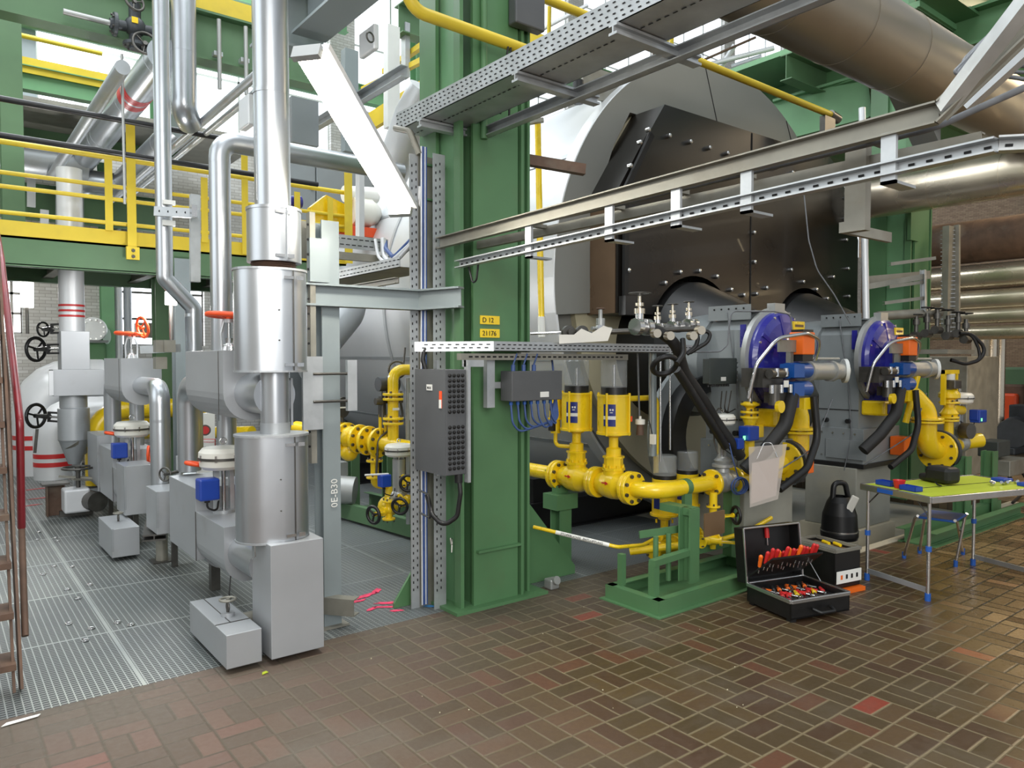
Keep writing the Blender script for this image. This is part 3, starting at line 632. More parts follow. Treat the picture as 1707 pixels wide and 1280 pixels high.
# ---------------- far left group ----------------
wr=T('white_riser','white wrapped riser with red bands and grey valve casings by the brick wall','insulated pipe',(1.18,9.05,0))
X0,Y0=1.18,9.05
P('pipe',MB().cyl((X0,Y0,1.85),(X0,Y0,3.6),.12,n=28),'wpipe',wr)
for z in(2.16,2.105,2.05): P('red_band',MB().cyl((X0,Y0,z),(X0,Y0,z+.022),.123,n=28),'red',wr)
P('upper_casing',MB().box((X0-.12,Y0-.14,1.5),(X0+.14,Y0+.14,1.9)),'box',wr,bev=.003); P('wide_casing',MB().box((X0-.2,Y0-.18,1.23),(X0+.26,Y0+.16,1.5)),'box',wr,bev=.003)
P('end_strip',MB().box((X0-.24,Y0-.2,1.24),(X0-.2,Y0-.17,1.49)),'wpipe',wr)
P('lower_pipe',MB().lathe([(.13,1.23),(.13,1.1),(.15,1.09),(.15,.9),(.15,.76),(.14,.74),(.06,.5),(0,.5)],(X0,Y0,0),n=28),'alu2',wr)
P('pipe_leg',MB().ibeam((X0+.02,Y0,0),(X0+.02,Y0,1.2),.08,.07,(1,0,0)),'galv',wr); P('support_cone',MB().cyl((X0,Y0-.02,.74),(X0+.1,Y0-.02,.6),.13,.02,n=20),'galvd',wr)
for (x,y,R) in((60,582,.13),(60,693,.13),(72,549,.08)):
    p=gw(x,y,8.05); s_=V((X0-.1,Y0,p.z)); v_=T('hand_valve','black handwheel valve %s on the white wrapped riser'%({582:'just above the grey casing',693:'below the wide grey casing',549:'smallest and highest'}[y]),'valve',p)
    P('yoke',MB().cyl(p,p.lerp(s_,.5),.02,.03,n=10).bar(p.lerp(s_,.5)+V((0,0,.045)),s_+V((0,0,.045)),.03,.02).bar(p.lerp(s_,.5)-V((0,0,.045)),s_-V((0,0,.045)),.03,.02).bar(p.lerp(s_,.48)+V((0,0,-.055)),p.lerp(s_,.5)+V((0,0,.055)),.03,.03),'blk',v_)
    P('stem',MB().cyl(p,s_,.012,n=8),'chrome',v_); wheel(v_,p,-RT+V((FWD.x,FWD.y,0))*.22,R*.95,R*.14)
P('pull_strap',MB().bar(gw(62,715,8.0),gw(58,755,8.0),.03,.01),'dsteel',wr)
for (bxp,r_,Y_,lab,zz,st_) in((gz(90,797),.235,11.6,'near',.62,(.22,.36)),(gz(68,781),.33,12.6,'far',.95,(.45,.62))):
    bxp=bxp if r_<.3 else V((bxp.x*.96,bxp.y*.96,0)); rr=T('white_elbow_pipe','%s white wrapped elbow pipe with twin red bands rising from the floor'%lab,'insulated pipe',(bxp.x,bxp.y,0))
    P('pipe',MB().tube([(bxp.x,bxp.y,0),(bxp.x,bxp.y,zz+r_),(bxp.x+(1.6 if r_<.3 else .8),bxp.y,zz+r_)],r_,r_*1.25,28,5),'wpipe',rr)
    for z in st_: P('red_band',MB().cyl((bxp.x,bxp.y,z*.8),(bxp.x,bxp.y,z*.8+.06),r_*1.01,n=28),'red',rr)
ye=T('yellow_elbow','yellow elbow pipe with a flange behind the white riser','gas pipe',(1.5,9.6,.2)); e0=V((1.42,9.3,.42))
P('pipe',MB().tube([e0+V((0,0,-.2)),e0+V((0,0,.62)),e0+V((1.2,0,.62))],.11,.3,20),'yel',ye); flange(ye,e0+V((0,0,.22)),(0,0,1),.17,.03,'yel',8); flange(ye,e0+V((0,0,.26)),(0,0,1),.17,.03,'yel',0)
P('cast_foot',MB().cyl((e0.x,e0.y,0),(e0.x,e0.y,.24),.1,.08,n=20),'iron',ye)
tv=T('trap_valve','grey steam trap assembly lying on the grating below the white riser','valve',(1.22,8.75,0))
P('body',MB().box((1.02,8.55,.06),(1.25,8.8,.3)),'wpipe',tv,bev=.02); P('round_cover',MB().cyl((1.25,8.62,.17),(1.3,8.45,.17),.1,n=20),'dsteel',tv); P('side_pipe',MB().cyl((1.25,8.7,.2),(1.8,8.7,.24),.07,n=20),'alu2',tv)
P('pipe_end',MB().cyl((1.62,8.7,.23),(1.78,8.66,.24),.09,n=20),'alu',tv); P('stem',MB().cyl((1.16,8.68,.3),(1.16,8.68,.5),.02,n=8),'dsteel',tv); wheel(tv,(1.16,8.68,.5),(0,0,1),.14,.012,'dsteel')
P('feet',MB().box((1.0,8.75,0),(1.3,8.8,.06)),'dsteel',tv); P('tie_strap',MB().bar((1.0,8.75,.42),(1.55,8.6,.35),.04,.02).bar((1.1,8.6,.4),(1.6,8.8,.3),.04,.02),'galvd',tv)
hb=T('steel_stub','short dark I beam stub standing left of the steam trap','stub',(.98,8.9,0)); P('web',MB().ibeam((.98,8.9,0),(.98,8.9,.32),.16,.12,(1,0,0)),'rust',hb); P('top_plate',MB().box((.86,8.8,.32),(1.1,9.0,.34)),'dsteel',hb)
# blind flange and small wall fittings
bf=T('blind_flange','round grey blind flange with many bolts in front of the brick wall','flange',gw(156,549,10.5)); flange(bf,gw(156,549,10.5),(-.3,-1,0),.17,.05,'silv',12,.012,'wht'); P('pipe_stub',MB().cyl(gw(156,549,10.5),gw(156,549,11.2),.12,n=20),'silv',bf)
ONE('drip_tray','small round grey tray under the blind flange','tray',MB().lathe([(0,0),(.14,0),(.16,.03),(0,.03)],gw(160,571,10.4)),'silv')
gpst=ONE('green_wall_post','green steel post against the back wall left of the lower windows','post',MB().ibeam((gy(180,600,12.9).x,12.9,0),(gy(180,600,12.9).x,12.9,4.6),.16,.18,(0,1,0)),'green2')
ONE('green_gear_box','bright green gear unit in front of the back wall','machine',MB().box(gw(144,570,11.2),gw(176,640,11.5)).cyl(gw(150,560,11),gw(178,560,11),.12),'green',bev=.02)
for i,(x,c) in enumerate(((196,'wpipe'),(212,'alu2'))): 
    pt=gw(x,470,11.6+i*.2); ONE('vertical_pipe','slim %s pipe standing before the lower window'%('white' if i==0 else 'grey'),'pipe',MB().cyl((pt.x,pt.y,0),(pt.x,pt.y,4.2),.06,n=14),c)
# ---------------- stair at the left edge ----------------
sr=T('steel_stair','steep rusty steel stair with worn red handrail at the left edge','stair',(.2,4.2,0))
A0,A1=V((.3,4.2,0)),V((.3,5.0,2.35))
P('stringer',MB().bar(A0+V((.01,.03,.02)),A1,.13,.012,(1,0,0)).bar(A0+V((-.02,.0,.02)),A1+V((-.02,-.03,0)),.03,.012,(1,0,0)),'rust',sr)
P('stringer',MB().bar(A0+V((-.62,.03,.02)),A1+V((-.62,0,0)),.13,.012,(1,0,0)),'rust',sr)
for i in range(10):
    z=.13+.225*i; y=4.17+z*.34; P('tread',MB().box((-.31,y-.03,z),(.29,y+.17,z+.03)),'rust',sr,label='worn steel tread')
P('lower_handrail',MB().tube([gx(36,880,.36),gx(33,700,.36),gx(2,430,.36),gx(-30,250,.36)],.019,.1,12),'dred',sr)
P('handrail_post',MB().tube([gx(42,1060,.34),gx(36,880,.36)],.016,n=8),'rust',sr); P('mid_rail',MB().tube([gx(22,900,.33),gx(12,640,.33),gx(-12,400,.33)],.012,n=8),'rust',sr)
# ---------------- cable trays and enclosures on the column ----------------
def slots(par,a,b,n,rows,up,sz=(.022,.006),nrm=(0,-1,0),mt='dark',off=.003,most=60):
    """slot marks of a perforated tray side: one dark inlay per slot row"""
    a=V(a);b=V(b);up=V(up);d=(b-a).normalized();nr=V(nrm)
    for j in rows:
        mb=MB()
        for i in range(n):
            c=a.lerp(b,(i+.5+.25*(rows.index(j)%2))/n)+up*j+nr*off; mb.ob(c,(sz[0],sz[1],.001),d,up)
        P('slot_row',mb,mt,par,kind='stuff')
tr=T('cable_tray','perforated galvanised tray running just above eye level across the green column','cable tray',(3.4,3.75,1.6))
P('side',MB().box((2.72,3.66,1.655),(4.62,3.663,1.715)),'galv',tr); P('bottom',MB().box((2.72,3.66,1.655),(4.62,3.86,1.658)),'galv',tr); P('side',MB().box((2.72,3.857,1.655),(4.62,3.86,1.715)),'galv',tr)
P('bent_end',MB().bar((2.3,3.9,1.68),(2.72,3.662,1.685),.003,.06),'galv',tr); P('support_channel',MB().box((2.5,3.7,1.60),(3.95,3.74,1.64)),'galvd',tr)
slots(tr,(2.33,3.885,1.68),(2.70,3.672,1.684),9,(-.008,.012),(0,0,1),nrm=(-.5,-.86,0)); slots(tr,(2.72,3.66,1.68),(4.6,3.66,1.68),44,(-.008,.015),(0,0,1)); slots(tr,(2.55,3.7,1.62),(3.9,3.7,1.62),30,(0,),(0,0,1),(.026,.01))
en=T('control_box','tall dark grey control box with round cable entries left of the green column','electrical box',(2.4,3.75,.9))
P('body',MB().box((2.33,3.6,.93),(2.47,3.94,1.545)),'gbox',en,bev=.004)
P('lid_edge',MB().box((2.326,3.6,.93),(2.33,3.94,1.545)),'gbox',en)
for i in range(4):
    for j in range(19):
        if j in(9,10): continue
        bolt(en,(2.355+i*.03,3.598,.97+j*.03),(0,-1,0),.011,.004,'dark','cable_entry',False)
P('name_label',MB().box((2.322,3.74,1.42),(2.327,3.80,1.455)),'label',en,label='white name label'); P('warning_label',MB().box((2.322,3.635,1.32),(2.327,3.66,1.42)),'redp',en,label='small red and white warning label'); P('warning_label',MB().box((2.32,3.635,1.32),(2.322,3.66,1.37)),'label',en)
text(en,'BC12',(2.321,3.79,1.43),(0,-1,0),(0,0,1),.018,'blk')
P('mounting_frame',MB().box((2.47,3.58,.88),(2.49,3.62,1.6)).box((2.47,3.92,.88),(2.49,3.96,1.6)).box((2.47,3.6,1.56),(2.6,3.64,1.6)).box((2.47,3.9,.95),(2.62,3.93,.98)),'galv',en)
P('bottom_cable',MB().tube([(2.43,3.62,.94),(2.43,3.6,.82),(2.42,3.62,.68),(2.36,3.68,.62),(2.33,3.75,.68),(2.36,3.86,.78)],.014,.06,10).cyl((2.43,3.62,.93),(2.43,3.62,.88),.024,n=12),'rub',en)
P('top_cable',MB().tube([(2.37,3.86,1.5),(2.345,3.88,1.6),(2.36,3.88,1.69),(2.45,3.84,1.675)],.014,.06,8),'rub',en); P('top_cable',MB().tube([(2.38,3.9,1.5),(2.37,3.92,1.62),(2.39,3.9,1.68),(2.46,3.86,1.67)],.014,.06,8),'rub',en)
P('hook_bracket',MB().tube([(2.38,4.0,.79),(2.32,3.78,.8),(2.32,3.76,.66),(2.38,3.98,.65)],.006,.01,6),'blk',en)
jb=T('junction_box','grey junction box with blue cables looping out below, on the front of the green column','electrical box',(3.1,3.75,1.3))
P('body',MB().box((2.86,3.66,1.34),(3.28,3.78,1.53)),'gbox',jb,bev=.004); P('name_label',MB().box((3.09,3.655,1.36),(3.16,3.66,1.395)),'label',jb); P('mounting_frame',MB().box((2.74,3.76,1.3),(2.8,3.8,1.64)).box((2.8,3.78,1.42),(3.3,3.8,1.46)),'galv',jb)
P('bracket_plate',MB().box((2.98,3.72,1.6),(3.24,3.76,1.65)),'white',jb)
for i in range(7):
    x=2.89+i*.055; P('cable_gland',MB().cyl((x,3.71,1.34),(x,3.71,1.315),.012,n=10),'tblue',jb)
    P('blue_cable',MB().tube([(x,3.71,1.32),(x+.005,3.7,1.2+.005*i),(x+.06,3.7,1.14+.012*(i%4)),(3.3-.012*i,3.72,1.2),(3.33,3.78,1.36),(3.33,3.82,1.6)],.007,.07,7),'cable',jb)
for i in range(3): P('top_gland',MB().cyl((2.9+i*.085,3.7,1.53),(2.9+i*.085,3.7,1.57),.014,n=10).tube([(2.9+i*.085,3.7,1.57),(2.93+i*.085,3.7,1.64)],.006,n=6),'cable',jb)
vt=T('cable_ladder','tall upright perforated cable tray with blue cables beside the green column','cable tray',(2.5,4.15,0))
P('left_side',MB().box((2.4,4.12,0),(2.46,4.124,2.9)),'galv',vt); P('right_side',MB().box((2.51,4.02,0),(2.6,4.024,2.9)),'galv',vt); P('back',MB().box((2.4,4.124,0),(2.6,4.128,2.9)),'galvd',vt)
slots(vt,(2.415,4.12,.1),(2.415,4.12,2.85),58,(0,.03),(1,0,0),(.016,.007)); slots(vt,(2.53,4.02,.1),(2.53,4.02,2.85),58,(0,.03),(1,0,0),(.016,.007))
for i in range(5): P('blue_cable',MB().tube([(2.468+.009*i,4.1,.02),(2.466+.009*i,4.1,1.5),(2.47+.009*i,4.1,2.0),(2.468+.009*i,4.09,2.95)],.0055,n=6),'cable' if i%3 else 'wpipe',vt)
P('cable_bunch',MB().tube([(2.46,4.1,2.9),(2.42,4.15,3.05),(2.4,4.3,3.1)],.02,.05,8),'galvd',vt)
# big perforated tray overhead, parallel to the boiler
def ptray(label,x0,x1,y0,y1,z,h,n,rows,sup=()):
    r_=T('cable_tray',label,'cable tray',((x0+x1)/2,(y0+y1)/2,z))
    P('side',MB().box((x0,y0,z),(x0+.004,y1,z+h)),'galv',r_); P('side',MB().box((x1-.004,y0,z),(x1,y1,z+h)),'galv',r_); P('bottom',MB().box((x0,y0,z),(x1,y1,z+.004)),'galv',r_)
    slots(r_,(x0,y0,z),(x0,y1,z),n,rows,(0,0,1),(.017,.006),(-1,0,0))
    slots(r_,(x0+.12,y0,z),(x0+.12,y1,z),n,(0,),(1,0,0),(.025,.007),(0,0,-1))
    for y in sup: P('support_arm',MB().ibeam((x0-.02,y,z-.03),(x1+.25,y,z-.03),.05,.05),'galv',r_); 
    return r_
ptray('wide perforated galvanised cable tray high in front of the green column',2.42,2.74,.7,4.32,3.09,.115,78,(.02,.045,.07,.095),(4.0,3.05,2.35))
P('rail',MB().chan((2.84,.7,3.05),(2.84,4.1,3.05),.06,.05,(0,0,1)),'galv',COL.objects['cable_tray.001'])
def ladder(name,label,pts_hi,pts_lo,brk,mt='galvd'):
    r_=T(name,label,'cable tray',(pts_lo[0][0],pts_lo[0][1],pts_lo[0][2]))
    for i,(a,b) in enumerate(zip(pts_hi,pts_hi[1:])): P('upper_rail',MB().chan(a,b,.07,.035,(0,0,1),-1),'galvd',r_)
    for a,b in zip(pts_lo,pts_lo[1:]):
        P('lower_rail',MB().chan(a,b,.045,.04,(0,0,1),-1),'galv',r_); L_=(V(b)-V(a)).length; slots(r_,a,b,max(4,int(L_/.055)),(0,),(0,0,1),(.02,.008),(-1,0,0),off=.006)
    for y in brk: dz=(3.8-y)*.0225; P('hanger',MB().box((2.53,y-.025,2.13+dz),(2.545,y+.025,2.30+dz)).box((2.53,y-.025,2.13+dz),(2.68,y+.025,2.14+dz)),'galv',r_); P('cross_rung',MB().box((2.55,y+.1,2.33+dz*.7),(2.75,y+.13,2.35+dz*.7)),'galvd',r_)
    return r_
hi=[(2.55,4.0,2.335),(2.55,1.05,2.385),(2.6,.62,2.75)]; lo=[(2.55,3.78,2.18),(2.55,.88,2.245),(2.7,.45,2.2)]
lt=ladder('cable_tray','low double galvanised tray crossing in front of the black windbox',hi,lo,(3.1,2.5,2.1,1.75,1.2))
P('far_rail',MB().chan((2.75,4.0,2.33),(2.75,1.0,2.33),.05,.03,(0,0,1)),'galvd',lt); P('cable',MB().tube([(2.65,3.9,2.36),(2.66,2.5,2.36),(2.64,1.1,2.37),(2.75,.5,2.55)],.012,.3,8),'cabg',lt)
P('hanging_loop',MB().tube([(2.56,3.7,2.16),(2.56,3.66,2.06),(2.56,3.62,2.07),(2.56,3.6,2.17)],.006,.03,6),'rub',lt)
# hangers of that tray
for y,lb in((1.37,'right'),): 
    P('drop_hanger',MB().box((2.72,y,2.08),(2.76,y+.08,2.4)).box((2.72,y+.08,2.08),(3.1,y+.1,2.12)),'galvd',lt)
# cables swinging down at the upper right
for i in range(5):
    ONE('hanging_cable','dark slack cable sagging beside the upward bend of the trays, one of five','cable',MB().tube([gw(1707+i*8,-20+i*6,3.1),gw(1650-i*12,60+i*10,3.0),gw(1590+i*6,120,2.9),gw(1600,125+i*3,2.9),gw(1660,100+i*6,2.9),gw(1730,80+i*14,2.8)],.007+.001*(i%3),.15,8),'cabg',group='slack cables at the upper right')
ONE('cable_rail','grey cable rail rising steeply to the upper right corner','cable tray',MB().bar(gw(1575,180,2.35),gw(1745,-40,2.0),.05,.04),'galv')
ONE('cable_rail','second grey cable rail rising beside the first near the right edge','cable tray',MB().bar(gw(1610,178,2.9),gw(1740,60,2.7),.05,.04),'galv')
# ---------------- gas train of the near burner ----------------
PZ=.68
gp_=T('gas_pipe','big yellow gas main along the boiler, bending right before the near burner','gas pipe',(4.0,4.2,.5))
P('pipe_run',MB().tube([(3.95,8.0,PZ),(3.95,3.45,PZ),(4.62,3.45,PZ)],.057,.16,20,7),'yel',gp_)
P('pipe_run',MB().tube([(4.85,3.45,PZ),(5.45,3.45,PZ)],.065,n=20),'yel',gp_)
flange(gp_,(3.95,4.47,PZ),(0,-1,0),.115,.03,n=8,both=True); flange(gp_,(3.95,4.43,PZ),(0,-1,0),.115,.03)
flange(gp_,(3.95,4.03,PZ),(0,-1,0),.115,.03,n=8); flange(gp_,(3.95,3.995,PZ),(0,-1,0),.115,.03,n=0)
flange(gp_,(3.95,3.68,PZ),(0,-1,0),.12,.03,n=0); flange(gp_,(3.95,3.645,PZ),(0,-1,0),.12,.03,n=8)
flange(gp_,(4.60,3.45,PZ),(-1,0,0),.1,.026,n=4); flange(gp_,(4.86,3.45,PZ),(1,0,0),.1,.026,n=4)
P('pipe_clamp',MB().cyl((4.26,3.45,PZ),(4.31,3.45,PZ),.062,n=20),'green',gp_,label='green pipe clamp')
P('reducer',MB().cyl((4.5,3.45,PZ),(4.59,3.45,PZ),.057,.045,n=20),'yel',gp_)
def shutoff(label,x,y,s=1,glass=.2):
    r_=T('shutoff_valve',label,'gas valve',(x,y,PZ))
    P('body',MB().lathe([(.06,-.18),(.075,-.14),(.1,-.06),(.105,0),(.1,.06),(.075,.14),(.06,.18)],(x,y,PZ),(0,1,0),28).cyl((x,y,PZ),(x,y,PZ+.12),.075,n=24),'yel',r_)
    P('flow_arrow',MB().box((x-.105,y-.03,PZ+.02),(x-.1,y+.02,PZ+.028)).prism([(0,-.014),(.03,0),(0,.014)],(x-.106,y-.02,PZ+.024),(0,-1,0),(0,0,1),.004),'red',r_)
    P('bonnet_flange',MB().lathe([(0,PZ+.11),(.085,PZ+.11),(.085,PZ+.13),(.07,PZ+.13),(.07,PZ+.2),(.08,PZ+.2),(.08,PZ+.215),(0,PZ+.215)],(x,y,0),n=8,sm=False),'yel',r_)
    ring(r_,(x,y,PZ+.13),(0,0,1),.075,8,.01,.02,'yel')
    P('bonnet',MB().lathe([(.055,PZ+.21),(.055,PZ+.27),(.035,PZ+.28),(.035,PZ+.35),(.06,PZ+.36),(.06,PZ+.375)],(x,y,0),n=20),'yel',r_)
    c=P('actuator_housing',MB().lathe([(0,PZ+.375),(.128,PZ+.375),(.128,PZ+.392),(.116,PZ+.392),(.116,PZ+.655),(.125,PZ+.655),(.125,PZ+.668),(0,PZ+.668)],(x,y,0),n=36),'yel',r_)
    for i in range(4): t=i*math.pi/2+.35; P('tie_rod',MB().cyl((x+math.cos(t)*.123,y+math.sin(t)*.123,PZ+.37),(x+math.cos(t)*.123,y+math.sin(t)*.123,PZ+.68),.009,n=8),'yel',c)
    P('black_collar',MB().cyl((x,y,PZ+.668),(x,y,PZ+.725),.094,n=30),'blk',r_)
    P('glass_cover',MB().lathe([(.097,PZ+.72),(.097,PZ+.71+glass),(.085,PZ+.73+glass),(0,PZ+.73+glass)],(x,y,0),n=30),'glass',r_)
    P('indicator_spindle',MB().cyl((x,y,PZ+.7),(x,y,PZ+.7+glass*.8),.012,n=10),'chrome',r_)
    # name plate wraps the housing on the camera side
    for nm,r0,z0,z1,m_ in(('name_plate',.118,PZ+.44,PZ+.6,'lblue'),('white_field',.1185,PZ+.49,PZ+.515,'label')):
        mb=MB(); A=[math.radians(a) for a in range(186,233,5)]; mb.add([(x+math.cos(a)*r0,y+math.sin(a)*r0,z) for z in(z0,z1) for a in A],[(i,i+1,i+1+len(A),i+len(A)) for i in range(len(A)-1)],True); P(nm,mb,m_,r_)
    mb=MB()
    for i in(0,1): a=math.radians(212+i*9); mb.ob((x+math.cos(a)*.119,y+math.sin(a)*.119,PZ+.56),(.012,.014,.001),(math.sin(a),-math.cos(a),0),(0,0,1))
    a=math.radians(216); mb.ob((x+math.cos(a)*.119,y+math.sin(a)*.119,PZ+.54),(.022,.006,.001),(math.sin(a),-math.cos(a),0),(0,0,1)); P('valve_symbol',mb,'label',r_)
    return r_
shutoff('yellow gas valve with glass dome, the further and left one of the big pair',3.95,4.24)
s2=shutoff('yellow gas valve with taller glass dome, the nearer and right one of the big pair',3.95,3.84,glass=.23)
P('red_marking',MB().box((4.005,3.73,1.15),(4.03,3.735,1.19)),'redp',s2)
P('vent_pipe',MB().tube([(4.07,3.84,1.31),(4.42,3.84,1.31),(4.42,3.84,.62)],.021,.05,12),'yel',s2)
sm=T('small_actuator','small yellow actuator with thin glass tube left of the big pair','gas valve',(3.9,4.45,.9))
P('housing',MB().lathe([(0,1.13),(.062,1.13),(.062,1.14),(.05,1.14),(.05,1.31),(.06,1.31),(.06,1.32),(0,1.32)],(3.9,4.43,0),n=20),'yel',sm); P('collar',MB().cyl((3.9,4.43,1.32),(3.9,4.43,1.37),.04,n=16),'blk',sm); P('glass_tube',MB().lathe([(.033,1.37),(.033,1.5),(0,1.505)],(3.9,4.43,0),n=16),'glass',sm)
P('lower_body',MB().cyl((3.9,4.43,1.02),(3.9,4.43,1.13),.04,n=14).tube([(3.9,4.43,1.03),(3.9,4.43,.92),(3.95,4.28,.92)],.016,.04,10),'yel',sm); P('name_plate',MB().box((3.846,4.4,1.2),(3.85,4.44,1.26)),'lblue',sm); P('switch_box',MB().box((3.85,4.4,1.04),(3.88,4.46,1.11)),'blk',sm)
def hang_act(label,x,y,z0,z1,r0,g):
    r_=T('hanging_actuator',label,'gas valve',(x,y,z0-.2))
    P('housing',MB().lathe([(0,z0),(r0*1.15,z0),(r0*1.15,z0+.015),(r0,z0+.015),(r0,z1),(0,z1)],(x,y,0),n=28),'yel',r_); P('black_collar',MB().cyl((x,y,z1),(x,y,z1+.03),r0*.95,n=24),'blk',r_)
    P('glass_cover',MB().lathe([(r0*.95,z1+.03),(r0*.95,z1+g),(r0*.8,z1+g+.01),(0,z1+g+.01)],(x,y,0),n=28),'glass',r_)
    P('name_plate',MB().box((x-r0-.003,y-.03,z0+.06),(x-r0+.01,y+.02,z0+.14)),'lblue',r_)
    P('bonnet',MB().lathe([(0,z0),(.05,z0),(.05,z0-.03),(.03,z0-.04),(.03,z0-.15),(.045,z0-.16),(.045,z0-.2)],(x,y,0),n=18),'yel',r_); ring(r_,(x,y,z0-.03),(0,0,-1),.06,4,.008,.03,'yel')
    P('valve_body',MB().ball((x,y,z0-.25),.065,18,(1.3,1,1)).cyl((x-.11,y,z0-.25),(x+.11,y,z0-.25),.045,n=18),'yel',r_)
    flange(r_,(x-.12,y,z0-.25),(-1,0,0),.075,.02,n=4,br=.008); flange(r_,(x+.12,y,z0-.25),(1,0,0),.075,.02,n=4,br=.008); return r_
hang_act('yellow actuator with wide glass dome rising behind the bent gas main, left of two',4.38,3.72,.42,.70,.095,.17)
hang_act('yellow actuator with wide glass dome rising behind the bent gas main, right of two',4.72,3.78,.44,.70,.09,.17)
def gate(label,c,ax,L,R,wh,whR,mt='yel',flg=True,sc=1):
    """small gate valve: run along ax, bonnet and black handwheel towards wh"""
    c=V(c);ax=V(ax).normalized();wh=V(wh); wd=wh.normalized(); r_=T('hand_valve',label,'valve',c)
    P('body',MB().cyl(c-ax*L/2,c+ax*L/2,R*.62,n=16).ball(c,R*.85,14),mt,r_)
    if flg:
        for k in(-1,1): flange(r_,c+ax*k*L/2,ax*k,R*1.15,R*.3,mt,4,R*.14,'dsteel')
    P('bonnet',MB().cyl(c,c+wh*.35,R*.7,R*.5,n=14).cyl(c+wh*.35,c+wh*.42,R*.8,n=14),mt,r_)
    u,v=frame(wd); P('yoke',MB().bar(c+wh*.4+u*R*.5,c+wh*.85+u*R*.3,R*.2,R*.3).bar(c+wh*.4-u*R*.5,c+wh*.85-u*R*.3,R*.2,R*.3).cyl(c+wh*.82,c+wh*.9,R*.4,n=12),mt,r_)
    P('stem',MB().cyl(c+wh*.4,c+wh*1.05,R*.13,n=8),'chrome',r_); wheel(r_,c+wh,wd,whR,whR*.2,'blk'); return r_
g1=gx(1190,853,4.55)
vp=V((4.55,3.4,0))
gate('yellow gate valve with black handwheel hanging under the bent gas main',(vp.x,vp.y,.44),(0,0,1),.15,.045,(.17,-.08,.0),.062)
P('drop_pipe',MB().cyl((vp.x,vp.y,.62),(vp.x,vp.y,.52),.03,n=14),'yel',gp_); P('drop_pipe',MB().cyl((vp.x,vp.y,.36),(vp.x,vp.y,.2),.022,n=14),'yel',gp_)
gate('low yellow gate valve with black handwheel above the green skid',(4.4,3.33,.3),(1,0,0),.16,.042,(.1,-.22,.0),.06)
P('low_pipe',MB().tube([(4.0,3.72,.2),(4.2,3.5,.25),(4.34,3.4,.27)],.028,.1,12).tube([(4.5,3.4,.25),(4.9,3.35,.28),(5.3,3.4,.33)],.018,.1,10),'yel',gp_)
# white control valve on the main
cv=T('control_valve','white topped control valve with blue positioner on the near gas main','control valve',(4.73,3.45,.6))
P('valve_body',MB().cyl((4.62,3.45,PZ),(4.84,3.45,PZ),.075,n=22).ball((4.73,3.45,PZ),.09,18).lathe([(.055,PZ+.05),(.05,PZ+.1),(.08,PZ+.11),(.08,PZ+.13),(.055,PZ+.14),(.07,PZ+.16),(.045,PZ+.18),(0,PZ+.18)],(4.73,3.45,0),n=20),'silv',cv)
actuator(cv,4.72,3.45,PZ+.17,1.19,.1,blue=(.03,-.11),sc=.8); P('positioner',MB().box((4.82,3.28,.99),(4.95,3.38,1.1)),'blue3',cv,bev=.01); P('status_light',MB().box((4.79,3.31,1.0),(4.815,3.315,1.03)),'led',cv); P('air_tube',MB().tube([(4.6,3.4,.9),(4.58,3.42,1.0),(4.58,3.42,1.2),(4.66,3.44,1.24),(4.72,3.45,1.21)],.006,.03,7),'dsteel',cv)
for i in range(5): 
    c=V((4.73+.004*i,3.32-.006*i,.66)); P('coiled_cable',MB().torus(c,(.35,1,.1),.055+.006*(i%3),.005,22,6),'cable',cv)
P('cable',MB().tube([(4.66,3.35,1.0),(4.68,3.32,.85),(4.74,3.31,.7)],.005,.05,6),'cable',cv)
# wafer valve, riser elbow and supports
P('pipe_run',MB().tube([(5.56,3.4,.76),(5.69,3.4,.76),(5.69,3.4,1.24),(5.35,3.52,1.28)],.085,.17,20,7),'yel',gp_)
P('pipe_run',MB().cyl((5.3,3.45,.7),(5.48,3.41,.75),.066,.08,n=20),'yel',gp_)
flange(gp_,(5.47,3.4,.76),(-1,0,0),.17,.03,n=8,br=.015); flange(gp_,(5.57,3.4,.76),(1,0,0),.17,.03,n=0)
P('wafer_ring',MB().cyl((5.50,3.4,.76),(5.55,3.4,.76),.185,n=32),'iron',gp_,label='grey wafer ring between yellow flanges'); ring(COL.objects['wafer_ring'],(5.505,3.4,.76),(-1,0,0),.165,12,.013,.016)
flange(gp_,(5.69,3.4,1.0),(0,0,1),.135,.022,n=8,br=.01); flange(gp_,(5.69,3.4,1.03),(0,0,1),.135,.022,n=0)
yv=T('gas_valve_stack','slim yellow valve stack topped by a pressure gauge left of the near burner','gas valve',(5.0,3.38,.7)); x,y=4.97,3.38
P('pipe',MB().cyl((x,y,.72),(x,y,1.0),.037,n=16),'yel',yv); P('block',MB().box((x-.04,y-.04,1.0),(x+.13,y+.03,1.1)),'yel',yv,bev=.006); P('body',MB().lathe([(.04,1.1),(.06,1.15),(.06,1.165),(.03,1.18),(.03,1.23),(.06,1.25),(.06,1.27),(.04,1.28)],(x,y,0),n=16),'yel',yv)
for z in(1.16,1.2,1.26): flange(yv,(x,y,z),(0,0,1),.072,.018,n=4,br=.008)
P('gauge_stem',MB().cyl((x,y,1.28),(x,y,1.38),.022,n=12).cyl((x,y,1.38),(x+.01,y-.03,1.44),.012,n=8),'chrome',yv); P('gauge',MB().cyl((x+.01,y-.03,1.46),(x-.01,y-.06,1.46),.045,n=22),'chrome',yv); P('gauge_dial',MB().cyl((x-.01,y-.06,1.46),(x-.0115,y-.0625,1.46),.038,n=22),'wht',yv); P('gauge_pointer',MB().bar((x-.012,y-.0635,1.46),(x-.03,y-.055,1.48),.002,.003),'blk',yv)
